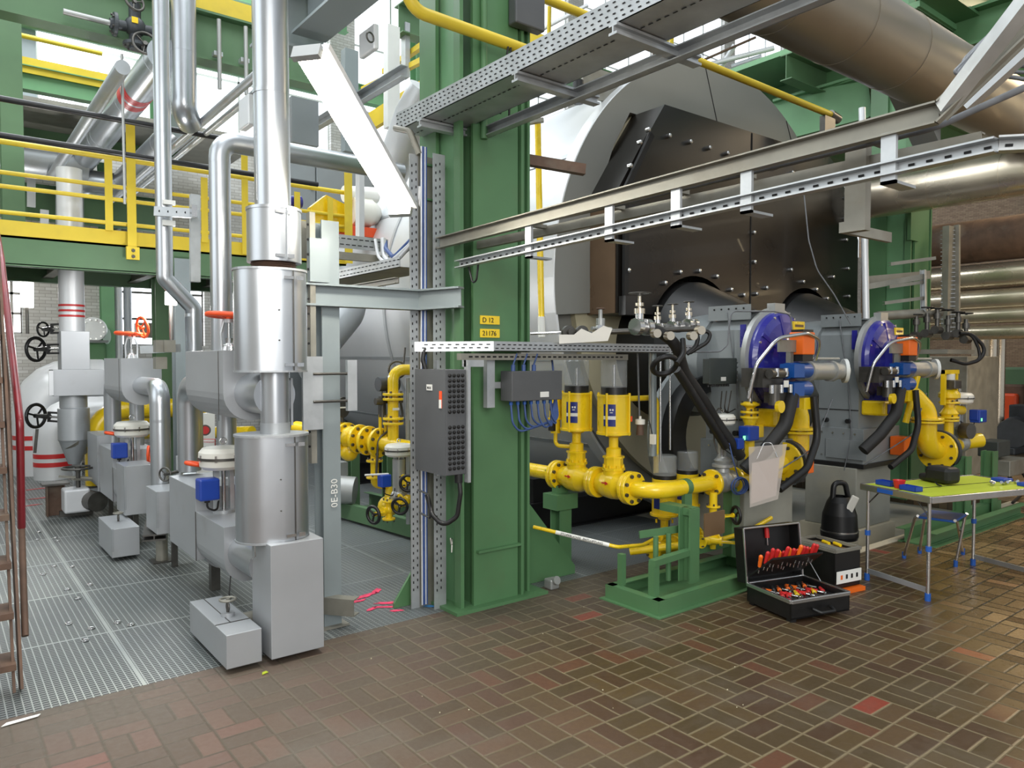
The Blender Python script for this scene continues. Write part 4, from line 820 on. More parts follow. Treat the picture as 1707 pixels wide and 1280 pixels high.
# document sleeve hanging on the main
ds=T('document_sleeve','clear plastic sleeve with papers hanging from the yellow main','document',gw(1270,840,5.15)); a,b,c,d=gw(1254,772,5.15),gw(1300,762,5.2),gw(1294,826,5.2),gw(1252,840,5.15)
n_=(b-a).cross(d-a).normalized()*.004; P('papers',MB().add([a,b,c,d,a+n_,b+n_,c+n_,d+n_],[(0,1,2,3),(7,6,5,4),(0,4,5,1),(1,5,6,2),(2,6,7,3),(3,7,4,0)]),'paper',ds)
a2,b2,c2_,d2=gw(1248,745,5.13),gw(1312,740,5.18),gw(1297,832,5.17),gw(1250,846,5.12); P('clear_sleeve',MB().add([a2,b2,c2_,d2],[(0,1,2,3)]),'film',ds); P('hanging_wire',MB().tube([gw(1262,765,5.15),gw(1274,738,5.2),gw(1286,738,5.2),gw(1296,762,5.15)],.004,.02,6),'chrome',ds)
# vertical tubes in front of the boiler
for i,(px_,y0,y1,c_) in enumerate(((1101,600,770,'chrome'),(1117,560,750,'chrome'),(1084,585,745,'galvd'),(1063,585,700,'cabg'),(1088,585,760,'gpost'))):
    a,b=gw(px_,y0,5.4+.05*i),gw(px_+(3 if i==3 else 0),y1,5.4+.05*i); ONE('thin_tube','thin upright tube between the gas valves and the boiler front, %s from the left'%('fourth','fifth','third','first','second')[(0,1,2,3,4)[i]],'tube',MB().cyl(a,b,.007 if c_!='gpost' else .03,n=8),c_)
tg=T('cable_tag','small white cable tag hanging behind the glass domes','tag',gw(1088,735,5.4)); P('plate',MB().box(gw(1083,740,5.4),gw(1094,724,5.38)),'white',tg); P('wire',MB().tube([gw(1088,726,5.4),gw(1082,700,5.4)],.004,n=6),'rub',tg)
rs=T('relief_valve','small brown relief valve with a white cap right of the glass domes','valve',gw(1068,730,5.5)); c=gw(1067,725,5.5); P('body',MB().cyl(c,c+V((0,0,.1)),.03,.022,n=14),'rust',rs); P('cap',MB().lathe([(0,.08),(.036,.08),(.036,.115),(.01,.12),(.01,.14),(0,.14)],c,n=16),'white',rs)
# green skid under the gas train
sk=T('pipe_skid','green steel skid with posts carrying the bent yellow gas main','support frame',(4.1,3.25,0))
P('base_frame',MB().chan((3.53,3.04,.05),(4.85,3.06,.05),.1,.06,(0,0,1),1).chan((3.53,3.5,.05),(4.85,3.5,.05),.1,.06,(0,0,1),-1).chan((3.535,3.04,.05),(3.535,3.5,.05),.1,.06,(0,0,1),-1).chan((4.85,3.05,.05),(4.85,3.5,.05),.1,.06,(0,0,1),1),'green',sk)
P('base_sheet',MB().box((3.5,3.01,0),(4.88,3.53,.008)),'green',sk)
P('post',MB().ibeam((4.02,3.2,.1),(4.02,3.2,.6),.1,.1,(0,1,0)),'green',sk); P('post_head',MB().box((4.0,3.18,.55),(4.1,3.44,.6)),'green',sk); P('clamp_bar',MB().bar((4.27,3.42,.45),(4.27,3.42,.64),.08,.03),'green',sk)
P('post',MB().box((4.78,3.4,.1),(4.88,3.48,.62)),'green',sk); P('short_leg',MB().box((3.58,3.12,.1),(3.63,3.17,.31)),'green',sk); P('short_leg',MB().box((3.58,3.4,.1),(3.62,3.44,.31)),'green',sk)
P('rail',MB().bar((3.58,3.14,.31),(4.0,3.18,.31),.05,.04),'green',sk)
P('rail',MB().bar((4.05,3.44,.2),(4.85,3.44,.2),.04,.05),'green',sk)
for x in(3.8,3.93): P('peg',MB().cyl((x,3.3,.1),(x,3.3,.42),.018,n=10),'green',sk)
P('flat_bar',MB().bar((3.75,3.4,.42),(4.1,3.28,.44),.012,.05),'green',sk)
P('data_board',MB().box((4.1,3.13,.4),(4.32,3.14,.56)),'wood',sk,label='brown data board')
pl=T('pipe_post','green post with a square head carrying the far gas valve','support frame',(3.95,4.42,0)); P('post',MB().ibeam((3.95,4.42,0),(3.95,4.42,.42),.12,.12,(0,1,0)),'green',pl); P('head',MB().box((3.83,4.33,.42),(4.05,4.5,.54)),'green',pl); P('saddle',MB().box((3.89,4.4,.54),(4.01,4.46,.6)),'green',pl)
tp=T('small_gas_pipe','thin yellow pipe with a white lettered band running from column to skid','gas pipe',(3.5,3.8,.2))
pp=[gx(889,878,3.28),V((3.72,3.48,.27)),V((3.95,3.5,.3)),V((4.15,3.6,.32))]
pp[1]=gy(1030,912,3.5); pp[2]=gy(1072,908,3.55); pp[3]=gy(1100,893,3.6)
P('pipe',MB().tube(pp,.013,.06,10),'yel',tp); a=pp[0].lerp(pp[1],.27);b=pp[0].lerp(pp[1],.9); P('white_band',MB().cyl(a,b,.0145,n=10),'wht',tp)
d=(b-a).normalized(); text(tp,'STOPFBUCHSE  ENTLÜFTUNG',a+d*.03+V((-.008,-.0135,-.006)),d,V((0,0,1))-d*d.z,.022,'blk','pipe_lettering')
P('end_fitting',MB().cyl(pp[3]-V((.02,0,0)),pp[3]+V((.05,.02,.0)),.04,n=12),'yel',tp)
ONE('valve_fitting','small grey fitting bolted to the floor beside the column','fitting',MB().box((3.36,3.86,0),(3.44,3.94,.07)).cyl((3.40,3.9,.05),(3.4,3.84,.07),.03,n=12),'silv',bev=.01)
# ---------------- burners ----------------
def burner(label):
    """built in local axes: origin on the pit floor, front towards -Y"""
    r=T('burner',label,'burner',(0,0,0))
    x0,x1,y0,y1=-.3,.3,.0,.40; cz=1.62
    pg=[(x0,.62),(x1,.62),(x1,cz),(x1-.02,cz+.22),(x1-.12,cz+.36),(x0+.12,cz+.36),(x0+.02,cz+.22),(x0,cz)]
    P('housing',MB().prism(pg[::-1],(0,y0,0),(1,0,0),(0,0,1),-(y1-y0)) ,'burn',r,bev=.006)
    P('volute',MB().lathe([(0,.4),(.43,.4),(.43,.72),(.3,.85),(0,.85)],(0,0,cz-.05),(0,1,0),48),'burn',r)
    P('top_flange',MB().box((x0+.05,-.02,cz+.36),(x1-.05,.42,cz+.372)).box((x0+.02,.0,cz+.3),(x0+.03,.4,cz+.42)),'burn',r)
    for i in range(5): bolt(r,(x0+.018,.06+i*.07,cz+.39),(-1,0,0),.008,.004,'dark','bolt_hole')
    P('rim',MB().lathe([(.40,0),(.42,-.01),(.42,-.05),(.38,-.06)],(0,0,cz-.02),(0,1,0),48),'silv',r)
    c=P('fan_cover',MB().lathe([(.385,-.02),(.385,-.09),(.36,-.12),(.3,-.14),(.2,-.15),(.12,-.2),(0,-.2)],(0,0,cz-.02),(0,1,0),44),'blue',r)
    for t in range(0,360,45):
        a=math.radians(t+12); P('rib',MB().bar((math.cos(a)*.14,-.15,cz-.02+math.sin(a)*.14),(math.cos(a)*.36,-.12,cz-.02+math.sin(a)*.36),.03,.03,(0,-1,0)),'blue',c)
    P('motor',MB().cyl((0,-.14,cz-.02),(0,-.22,cz-.02),.15,n=24).box((-.16,-.24,cz-.12),(.0,-.14,cz+.1)),'blue',c)
    ring(c,(0,-.115,cz-.02),(0,-1,0),.355,8,.01,.014,'chrome')
    P('eye_bracket',MB().box((-.1,-.1,cz+.33),(.04,-.03,cz+.43)),'silv',r)
    P('yellow_badge',MB().box((.08,-.155,cz+.22),(.24,-.14,cz+.29)),'yel',r,label='rounded yellow name badge'); P('badge_line',MB().box((.1,-.158,cz+.245),(.22,-.155,cz+.265)),'wood',r)
    # mixing tube plate and servos
    P('servo_bracket',MB().box((-.44,-.36,cz+.04),(-.2,-.34,cz+.13)).box((-.26,-.34,cz-.06),(-.22,-.3,cz+.04)),'galvd',r)
    sv_=P('servo',MB().box((-.22,-.42,cz+.02),(-.06,-.3,cz+.19)),'oran',r,bev=.008,label='orange servo motor'); P('servo_cap',MB().box((-.21,-.41,cz-.03),(-.07,-.31,cz+.02)),'blk',sv_); P('servo_lid',MB().box((-.21,-.41,cz+.19),(-.07,-.31,cz+.21)),'blk',sv_)
    for z in(cz-.1,cz-.24):
        a_=P('actuator',MB().cyl((-.34,-.36,z),(-.07,-.36,z),.06,n=22).box((-.34,-.42,z-.05),(-.2,-.3,z+.05)),'blue2',r,label='blue cylindrical actuator'); P('end_cap',MB().cyl((-.07,-.36,z),(-.045,-.36,z),.05,.04,n=20),'silv',a_)
    z=cz-.11; P('flame_tube',MB().cyl((-.03,-.28,z),(.62,-.28,z),.07,n=24).cyl((.05,-.28,z),(.09,-.28,z),.085,n=24).cyl((.4,-.28,z),(.44,-.28,z),.085,n=24).cyl((-.03,-.28,z+.1),(.55,-.28,z+.1),.012,n=8),'silv',r,label='silver flame probe tube')
    P('probe_cap',MB().cyl((.62,-.28,z),(.64,-.3,z),.1,n=24),'whitesteel',r)
    P('lower_cowl',MB().box((-.26,-.22,cz-.54),(-.02,.0,cz-.4)),'yel',r,bev=.02); P('cowl_window',MB().box((-.2,-.225,cz-.52),(-.1,-.22,cz-.43)),'lblue',r)
    P('blue_shroud',MB().box((-.2,-.2,cz-.4),(.18,.0,cz-.32)),'blue',r)
    P('manifold_block',MB().box((-.62,-.34,cz-.22),(-.36,-.16,cz-.08)).cyl((-.6,-.38,cz-.12),(-.4,-.38,cz-.12),.035,n=14).cyl((-.5,-.36,cz-.35),(-.5,-.36,cz-.2),.04,n=12).box((-.45,-.36,cz-.34),(-.3,-.24,cz-.26)),'dsteel',r)
    P('white_tag',MB().box((-.44,-.4,cz-.22),(-.38,-.395,cz-.17)),'wht',r)
    P('yellow_knob',MB().cyl((-.5,-.42,cz-.36),(-.5,-.39,cz-.36),.045,n=18),'yel',r); P('yellow_bracket',MB().box((-.34,-.34,cz-.42),(-.2,-.3,cz-.32)),'yel',r); P('yellow_bracket',MB().box((-.1,-.36,cz-.4),(0,-.32,cz-.31)),'yel',r)
    for q_ in range(5): P('fitting',MB().cyl((-.6+.06*q_,-.4,cz-.26+.12*(q_%2)),(-.6+.06*q_,-.4,cz-.2+.12*(q_%2)),.018,n=10),'chrome',r)
    # flexible steel hose arching over the front, and black oil hoses
    P('steel_hose',MB().tube([(-.66,-.25,cz-.3),(-.64,-.3,cz-.05),(-.5,-.38,cz+.14),(-.2,-.44,cz+.18),(.06,-.4,cz+.13),(.1,-.33,cz-.02)],.014,.16,10,8),'chrome',r)
    P('black_hose',MB().tube([(-.3,-.38,cz-.28),(-.42,-.4,cz-.5),(-.56,-.33,cz-.68),(-.7,-.25,cz-.82)],.05,.2,14),'pvc',r)
    P('black_hose',MB().tube([(0,-.38,cz-.3),(.03,-.4,cz-.62),(-.15,-.42,cz-.84),(-.42,-.36,cz-.98)],.028,.2,12),'rub',r)
    # lower damper section with bolts, gasket and servo
    ds_=P('damper_section',MB().box((x0-.02,-.06,.62),(x1+.1,.44,.95)),'burn',r,bev=.004)
    for i in range(4): bolt(ds_,(x0-.02,.02+i*.11,.9),(-1,0,0),.009,.008,'chrome'); bolt(ds_,(x0-.02,.02+i*.11,.68),(-1,0,0),.009,.008,'chrome')
    for y in(.08,.3): P('lock_knob',MB().cyl((x0-.02,y,1.02),(x0-.06,y,1.02),.022,n=12),'blk',r)
    P('gasket',MB().box((x0-.05,-.08,.58),(x1+.1,.46,.62)),'blk',r)
    P('lower_servo',MB().box((.16,-.22,.68),(.3,-.08,.86)),'oran',r,bev=.008,label='orange damper servo')
    P('casing_seam',MB().box((x0-.005,0,1.12),(x0,.4,1.128)),'dark',r)
    P('damper_cover',MB().box((x0-.04,-.10,.66),(x0-.025,.3,.84)),'burn',r); 
    P('name_plate',MB().box((x0-.012,.02,1.7),(x0-.004,.07,1.88)).box((x0-.016,.03,1.72),(x0-.012,.045,1.84)),'blue',r)
    P('thin_cable',MB().tube([(-.3,.2,1.98),(-.31,.1,1.4),(-.33,.05,.9),(-.36,.1,.55)],.005,.15,6),'cabg',r)
    P('thin_cable',MB().tube([(.42,-.3,1.28),(.1,-.32,.9),(-.32,-.05,.6)],.006,.2,6),'cabg',r)
    pd=P('pedestal',MB().box((-.36,-.02,0),(.32,.5,.58)),'conc',r,bev=.01); return r
b1=burner('burner with blue motor and grey housing nearest the column, half hidden by yellow pipes'); b1.location=(5.36,3.46,-.0)
b2=dup(b1,(7.18,3.5,-.0),0,'burner with blue motor on the right, its grey housing side in full view')
# long refractory pedestal sides reach down into the pit
ONE('pedestal_plinth','pale concrete plinth under the right burner','plinth',MB().box((6.8,3.44,-.2),(7.52,4.04,.0)),'concl')
tb=T('terminal_box','dark grey terminal box with cable glands left of the near burner','electrical box',(4.85,3.55,1.35))
P('body',MB().box((4.62,3.5,1.42),(4.97,3.56,1.61)),'dbox',tb,bev=.004); P('lid',MB().box((4.615,3.49,1.415),(4.95,3.5,1.615)),'dbox',tb,bev=.003); P('name_label',MB().box((4.75,3.486,1.44),(4.81,3.489,1.47)),'label',tb)
for i in range(8): P('cable_gland',MB().cyl((4.65+i*.035,3.53,1.42),(4.65+i*.035,3.53,1.395),.01,n=8),'blk',tb)
for i in range(5): P('side_gland',MB().cyl((4.97,3.53,1.44+i*.035),(5.01,3.53,1.44+i*.035),.011,n=8),'galv',tb)
P('bracket_arm',MB().box((4.76,3.56,1.42),(5.1,3.6,1.5)),'galvd',tb)
for i in range(3): P('drop_cable',MB().tube([(4.82+i*.06,3.53,1.36),(4.83+i*.05,3.55,1.22),(4.95,3.57,1.18),(5.1,3.58,1.22)],.005,.05,6),'dsteel',tb)
# lower burner head of the near burner: black opening and grey flange plates seen behind the glass domes
bh=T('round_duct','round grey duct with a black ring between the boiler front and the near burner','burner head',(5.5,4.0,.5))
P('ring_plate',MB().lathe([(.40,0),(.62,0),(.62,.04),(.40,.04)],(5.1,3.95,.98),(0,1,0),40,False),'burn',bh); P('black_throat',MB().lathe([(.5,.02),(.5,-.12),(.36,-.14),(.36,.02)],(5.1,3.95,.98),(0,1,0),36),'blk',bh)
P('support_leg',MB().box((4.9,4.0,0),(5.3,4.1,.6)),'burn',bh)
# ---------------- hoses and valves above the eye level tray ----------------
hs=T('insulated_hose','thick black insulated hose curving down from the valve manifold to the near burner','hose',gw(1180,690,5.4))
P('hose',MB().tube([gw(1075,546,5.15),gw(1102,553,5.15),gw(1128,575,5.2),gw(1140,620,5.3),gw(1168,660,5.4),gw(1192,700,5.5),gw(1235,762,5.6)],.04,.25,16,6),'pvc',hs)
P('lower_hose',MB().tube([gw(1128,616,5.2),gw(1150,650,5.3),gw(1182,700,5.4),gw(1210,745,5.5)],.032,.2,12,5),'rub',hs)
lp=T('hose_loop','black rubber hose coiled once under the end of the eye level tray','hose',gw(1108,625,5.1)); P('loop',MB().torus(gw(1108,609,5.1),(.35,.75,.8),.085,.019,26,10),'rub',lp); P('tail',MB().tube([gw(1128,606,5.05),gw(1140,590,5.1),gw(1138,565,5.15)],.019,.1,10),'rub',lp)
mf=T('valve_manifold','row of bare steel needle valves and pressure fittings above the eye level tray','valve',(4.3,3.85,1.8))
def fitv(px,py,w_,h,wh,big=1):
    c=gw(px,py,w_); P('valve_body',MB().cyl(c-V((.05*big,0,0)),c+V((.05*big,0,0)),.032*big,n=14).ball(c,.034*big,12).cyl(c,c+V((0,0,h*.45)),.022*big,n=12).cyl(c-V((.055*big,.02,0)),c-V((.02*big,.02,0)),.045*big,n=12).cyl(c+V((.02*big,-.02,0)),c+V((.055*big,-.02,0)),.045*big,n=12),'chrome',mf)
    P('bonnet_nuts',MB().cyl(c+V((0,0,h*.4)),c+V((0,0,h*.55)),.03*big,n=6).cyl(c+V((0,0,h*.62)),c+V((0,0,h*.72)),.024*big,n=6).cyl(c+V((0,0,h*.5)),c+V((0,0,h)),.009*big,n=8),'stain',mf)
    if wh: wheel(mf,c+V((0,0,h)),(0,0,1),wh,.004,'dsteel')
fitv(1066,545,5.1,.23,.075,1.3)
for px,py in((1096,548),(1121,545),(1148,541)): fitv(px,py,5.25,.16,.035,.9)
for px,py in((1090,556),(1112,560),(1150,560),(1163,551)): c=gw(px,py,5.05); P('gauge_cock',MB().cyl(c,c+V((-.02,-.05,0)),.03,n=14),'stain',mf)
P('header_pipe',MB().tube([gw(1010,553,5.1),gw(1045,552,5.1),gw(1160,548,5.2)],.02,n=10),'dsteel',mf)
P('black_hose',MB().tube([gw(1150,545,5.2),gw(1165,560,5.2),gw(1160,578,5.2),gw(1145,590,5.2)],.016,.08,8).tube([gw(1163,553,5.2),gw(1186,552,5.2),gw(1180,570,5.2),gw(1150,588,5.2)],.014,.08,8),'rub',mf)
P('control_line',MB().tube([gw(1150,587,5.3),gw(1200,586,5.4),gw(1213,575,5.4),gw(1215,548,5.4),gw(1219,519,5.4),gw(1290,519,5.6),gw(1318,524,5.7),gw(1321,560,5.7)],.006,.05,7),'cabg',mf)
fm=T('flow_meter','white sheet bracket carrying two round steel valves at the left of the manifold','valve',gw(960,568,5.0))
P('sheet_bracket',MB().prism([(0,0),(.33,.02),(.36,.1),(.3,.12),(.22,.07),(.15,.1),(.1,.06),(.0,.06)],gw(932,573,4.85),(.85,-.5,0),(0,0,1),.004),'white',fm)
for px in(946,968): c=gw(px,554,4.95); P('valve_wheel',MB().cyl(c,c+V((-.01,-.03,0)),.045,n=18).cyl(c,c+V((-.02,-.06,0)),.02,n=12),'dsteel',fm); P('spindle',MB().cyl(c,c+V((.1,0,0)),.01,n=8),'chrome',fm)
P('inlet_line',MB().tube([gw(884,556,5.1),gw(935,554,5.1)],.01,n=8),'chrome',fm)
fr=T('filter_regulator','small silver regulator with a round dial between the manifold valves','valve',gw(1000,565,5.0)); c=gw(1001,548,5.0)
P('body',MB().cyl(c-V((0,0,.06)),c+V((0,0,.07)),.03,n=14).cyl(c+V((0,0,.07)),c+V((0,0,.13)),.014,n=10).cyl(c-V((.08,0,0)),c+V((.1,0,0)),.014,n=10),'silv',fr); P('dial',MB().cyl(c-V((.04,.02,0)),c-V((.045,.04,0)),.024,n=16),'chrome',fr); wheel(fr,c+V((0,0,.135)),(0,0,1),.026,.005,'rust')
yp=T('yellow_riser_pipe','yellow pipe rising beside the right edge of the green column with a white flow label','gas pipe',(3.9,4.6,1.7)); P('pipe',MB().cyl(gw(903,560,6.1),gw(896,180,6.1),.026,n=14),'yel',yp); P('flow_label',MB().cyl(gw(903.2,562,6.08),gw(902.4,528,6.08),.03,n=14),'wht',yp)
P('pipe_clip',MB().bar(gw(878,205,6.0),gw(906,200,6.0),.05,.03),'galvd',yp)
# ---------------- gas train of the far burner ----------------
gm=T('gas_pipe','yellow gas main of the right burner with upright elbow and grey wafer ring','gas pipe',(7.9,3.3,.4))
P('pipe_run',MB().tube([(7.2,3.4,1.25),(7.45,3.28,1.28),(7.62,3.2,1.1),(7.62,3.2,.74),(7.9,3.2,.7)],.09,.16,20,7),'yel',gm)
P('pipe_run',MB().cyl((7.95,3.2,.7),(8.55,3.2,.74),.07,n=20),'yel',gm)
flange(gm,(7.62,3.2,1.0),(0,0,1),.15,.022,n=8,br=.01); flange(gm,(7.62,3.2,1.03),(0,0,1),.15,.022,n=0)
flange(gm,(7.86,3.2,.7),(-1,0,0),.19,.03,n=8,br=.015); P('wafer_ring',MB().cyl((7.89,3.2,.7),(7.94,3.2,.7),.2,n=32),'iron',gm); flange(gm,(7.97,3.2,.7),(1,0,0),.17,.025,n=0)
P('cast_tee',MB().ball((8.15,3.2,.71),.1,16).cyl((8.15,3.2,.71),(8.15,3.2,.5),.07,n=16),'yel',gm); flange(gm,(8.15,3.2,.5),(0,0,-1),.11,.02,n=4,br=.01)
P('pipe_end',MB().cyl((8.5,3.2,.74),(8.66,3.1,.76),.075,n=18),'yel',gm); P('pipe_shaft',MB().cyl((7.35,3.28,1.0),(7.4,3.2,1.45),.03,n=12),'yel',gm)
vs=T('gas_valve_stack','yellow valve stack with square frame rising from the far gas main','gas valve',(8.1,3.2,.8)); x,y=8.12,3.2
P('riser',MB().cyl((x,y,.75),(x,y,.98),.045,n=16),'yel',vs); P('body',MB().lathe([(.06,1.0),(.09,1.06),(.05,1.12),(.05,1.2),(.1,1.22),(.1,1.26),(.07,1.3)],(x,y,0),n=18),'yel',vs)
for z in(.99,1.02,1.17): flange(vs,(x,y,z),(0,0,1),.095,.02,n=4,br=.009)
P('side_body',MB().cyl((x,y,1.1),(x+.3,y,1.08),.05,n=16),'yel',vs); P('frame',MB().box((x-.16,y-.02,1.15),(x-.12,y+.02,1.5)).box((x+.12,y-.02,1.25),(x+.16,y+.02,1.5)).box((x-.16,y-.03,1.46),(x+.16,y+.03,1.5)),'yel',vs); P('coil',MB().box((x-.09,y-.09,1.31),(x+.07,y+.02,1.4)),'dsteel',vs,bev=.01); P('head',MB().cyl((x,y,1.4),(x,y,1.46),.05,n=14),'white',vs)
cv2=T('control_valve','white topped control valve with dark blue head on the far gas main','control valve',(8.42,3.2,.6)); P('valve_body',MB().ball((8.4,3.2,.74),.1,16).cyl((8.4,3.2,.74),(8.4,3.2,.9),.05,n=14),'silv',cv2); actuator(cv2,8.38,3.2,.88,1.26,.13,blue=(.16,-.08),sc=1.1)
P('dial_housing',MB().cyl((8.3,3.14,.88),(8.28,3.05,.88),.08,n=20),'dsteel',cv2); P('positioner',MB().box((8.5,3.05,.95),(8.68,3.15,1.08)),'blue3',cv2,bev=.01); P('status_light',MB().box((8.51,3.04,.97),(8.53,3.045,1.0)),'led',cv2)
for x in(7.95,8.62): ONE('pipe_post','green steel post under the far gas main, %s one'%('left' if x<8 else 'right'),'post',MB().ibeam((x,3.0,0),(x,3.0,.66),.12,.12,(0,1,0)),'green')
ONE('motor_base','long green steel base frame behind the folding table','support frame',MB().chan((6.7,2.98,.06),(8.9,2.98,.06),.12,.08).chan((6.7,2.8,.06),(8.9,2.8,.06),.12,.08,(0,0,1),-1).box((6.7,2.78,0),(8.9,3.0,.012)),'green')
cbx=T('floor_cable_box','low grey junction boxes with a looped dark cable right of the far gas main','electrical box',(9.3,3.1,.2)); P('upper_box',MB().box((9.0,3.05,.55),(9.35,3.25,.72)),'dbox',cbx,bev=.01); P('lower_box',MB().box((9.05,2.95,.35),(9.55,3.15,.52)),'galvd',cbx,bev=.01); P('leg',MB().box((9.1,3.1,0),(9.16,3.16,.55)),'green',cbx)
P('loop',MB().tube([(9.1,2.98,.36),(9.15,2.9,.2),(9.35,2.85,.12),(9.55,2.9,.2),(9.55,3.0,.36)],.018,.12,8),'rub',cbx)
# duplicated manifold beyond column two
mm=T('valve_manifold','cluster of dark steel valves with looping black hoses beside the far column','valve',gw(1560,580,8.5))
for i,(px,py) in enumerate(((1527,560),(1545,556),(1562,550),(1580,560),(1597,556),(1610,566))):
    c=gw(px,py,8.0); P('valve_body',MB().cyl(c-V((.06,0,0)),c+V((.06,0,0)),.045,n=12).cyl(c,c+V((0,0,.22)),.022,n=10).cyl(c+V((0,0,.12)),c+V((0,0,.18)),.04,n=6),'dsteel',mm); wheel(mm,c+V((0,0,.23+.05*(i%2))),(0,0,1),.06,.007,'blk')
P('tray',MB().box(gw(1510,590,8.0),gw(1625,583,8.1)),'galvd',mm)
for a,b in((1,1.0),(.75,.8)): P('black_hose',MB().tube([gw(1600,555,7.9),gw(1620,556,7.9),gw(1643-12*(1-a)*4,580,7.9),gw(1635,600*1.0,7.9),gw(1610,607,7.9),gw(1585,600,7.9)],.02*b,.16,8),'rub',mm)
P('bracket_rail',MB().bar(gw(1440,468,8.0),gw(1548,458,8.3),.05,.09),'galvd',mm)
# upright cable tray and rails beside the far column
ut=T('cable_ladder','upright perforated grey tray beside the far green column','cable tray',gw(1580,575,8.6)); P('tray',MB().box(gw(1568,560,8.6),gw(1592,378,8.6)).chan(gw(1594,560,8.6),gw(1594,375,8.6),.06,.04,(0,1,0)),'galvd',ut)
for i in range(26): P('rung',MB().bar(gw(1568,385+i*7,8.58),gw(1592,384+i*7,8.58),.01,.008),'galv',ut)
for (x0,y0,x1,y1) in((1445,478,1545,460),(1485,440,1560,430),(1475,505,1545,496),(1483,478,1540,470)):
    r_=ONE('wall_rail','perforated grey rail fixed across the far green column, %s'%({478:'widest' ,440:'uppermost',505:'lowest'}[y0] if x0!=1483 else 'short one under the widest'),'rail',MB().chan(gw(x0,y0,7.9),gw(x1,y1,8.0),.06 if y0==478 and x0==1445 else .035,.04),'galvd')
ONE('wall_rail','upright perforated grey rail left of the upright tray','rail',MB().chan(gw(1540,450,8.0),gw(1541,520,8.0),.05,.04,(0,1,0)),'galv')
ONE('wall_rail','round dull grey conduit lying across the far green column','rail',MB().cyl(gw(1462,527,7.9),gw(1568,520,8.1),.05,n=12),'galvd')
ONE('white_conduit','pale upright conduit at the left edge of the far green column','conduit',MB().cyl(gw(1444,535,7.9),gw(1437,180,7.9),.035,n=12),'wpipe')
# right background: big clad pipes, boxes, aisle
for i,(z,rr,lb,m_) in enumerate(((3.12,.27,'brown uppermost one','rust'),(2.67,.155,'second from above','stain'),(2.37,.125,'third from above','stain'),(2.16,.1,'brightly lit slim one','stain'),(1.95,.09,'lowest one','stain'))):
    pipe('clad_pipe','clad pipe in the stack at the right edge, %s'%lb,'insulated pipe',[(10.6,4.6,z),(10.6,-1.5,z)],rr,m_,n=32,bands=[(0,.12),(0,.3)])
pipe('clad_pipe','polished clad duct crossing in front of the far green column','insulated pipe',[(8.35,4.3,3.41),(8.35,0.2,3.41)],.22,'stain',n=36,bands=[(0,.2),(0,.36),(0,.55)])
pipe('clad_pipe','very big dull clad duct coming in from the top right corner','insulated pipe',[(2.9,2.6,3.84),(8.6,2.6,3.84),(9.9,2.6,3.2)],.275,'dclad',bend=.6,n=40,bands=[(0,.2),(0,.33),(0,.46),(0,.62)])
ONE('duct_stub','grey sheet duct stub fixed under the very big clad duct','duct',MB().prism([(0,0),(1.15,-.42),(1.15,-.16),(.1,.16)],gw(1462,120,5.75),(.8,.1,0),(0,0,1),.2),'burn',bev=.01)
for i,px in enumerate((1650,1632,1665)):
    a=gw(px,660,11.5+i*.8); ONE('vertical_pipe','upright clad pipe in the aisle beyond the far column, %s'%('middle','nearest the column','outermost')[i] if i<3 else '','pipe',MB().cyl((a.x,a.y,0),(a.x,a.y,2.1),.09+.03*(i==1),n=18),'stain')
ONE('grey_cabinet','tall grey sheet cabinet in the aisle behind the far gas main','cabinet',MB().box((11.1,4.15,0),(12.2,4.85,1.65)),'galvd',bev=.01)
ONE('pump_set','dark pump set on the floor at the far end of the aisle','machine',MB().cyl((14.5,4.7,.35),(15.3,4.9,.35),.25,n=16).box((14.3,4.6,0),(15.6,5.0,.12)).box((15.2,4.7,.1),(15.6,5.0,.8)),'iron',bev=.02)
for px,py,c_,lb in((1690,640,'rust','rust brown machinery block at the far end of the right aisle'),(1700,612,'greend','green machinery block at the far end of the right aisle'),(1678,655,'redp','low orange machinery block at the far end of the right aisle')):
    a=gw(px,py,17); ONE('distant_machine',lb,'machine',MB().box((a.x-.3,a.y-.3,0),(a.x+.3,a.y+.3,a.z)),c_,bev=.05)
ONE('service_walkway','dark steel walkway deck over the far end of the right aisle','walkway',MB().box((12.5,-2,2.9),(25,6,3.0)),'galvd')
ONE('hose_on_floor','thin dark rod lying on the floor of the right aisle','rod',MB().cyl(gz(1688,838,.02),gz(1712,815,.02),.015,n=8),'rub')
def openbox(o_,U,W,N,a,b,d,t_=.01):
    mb=MB(); ce=lambda x,y,z:o_+U*x+W*y+N*z
    mb.ob(ce(a/2,b/2,t_/2),(a,b,t_),U,W)
    for x in(t_/2,a-t_/2): mb.ob(ce(x,b/2,d/2),(t_,b,d),U,W)
    for y in(t_/2,b-t_/2): mb.ob(ce(a/2,y,d/2),(a,t_,d),U,W)
    return mb
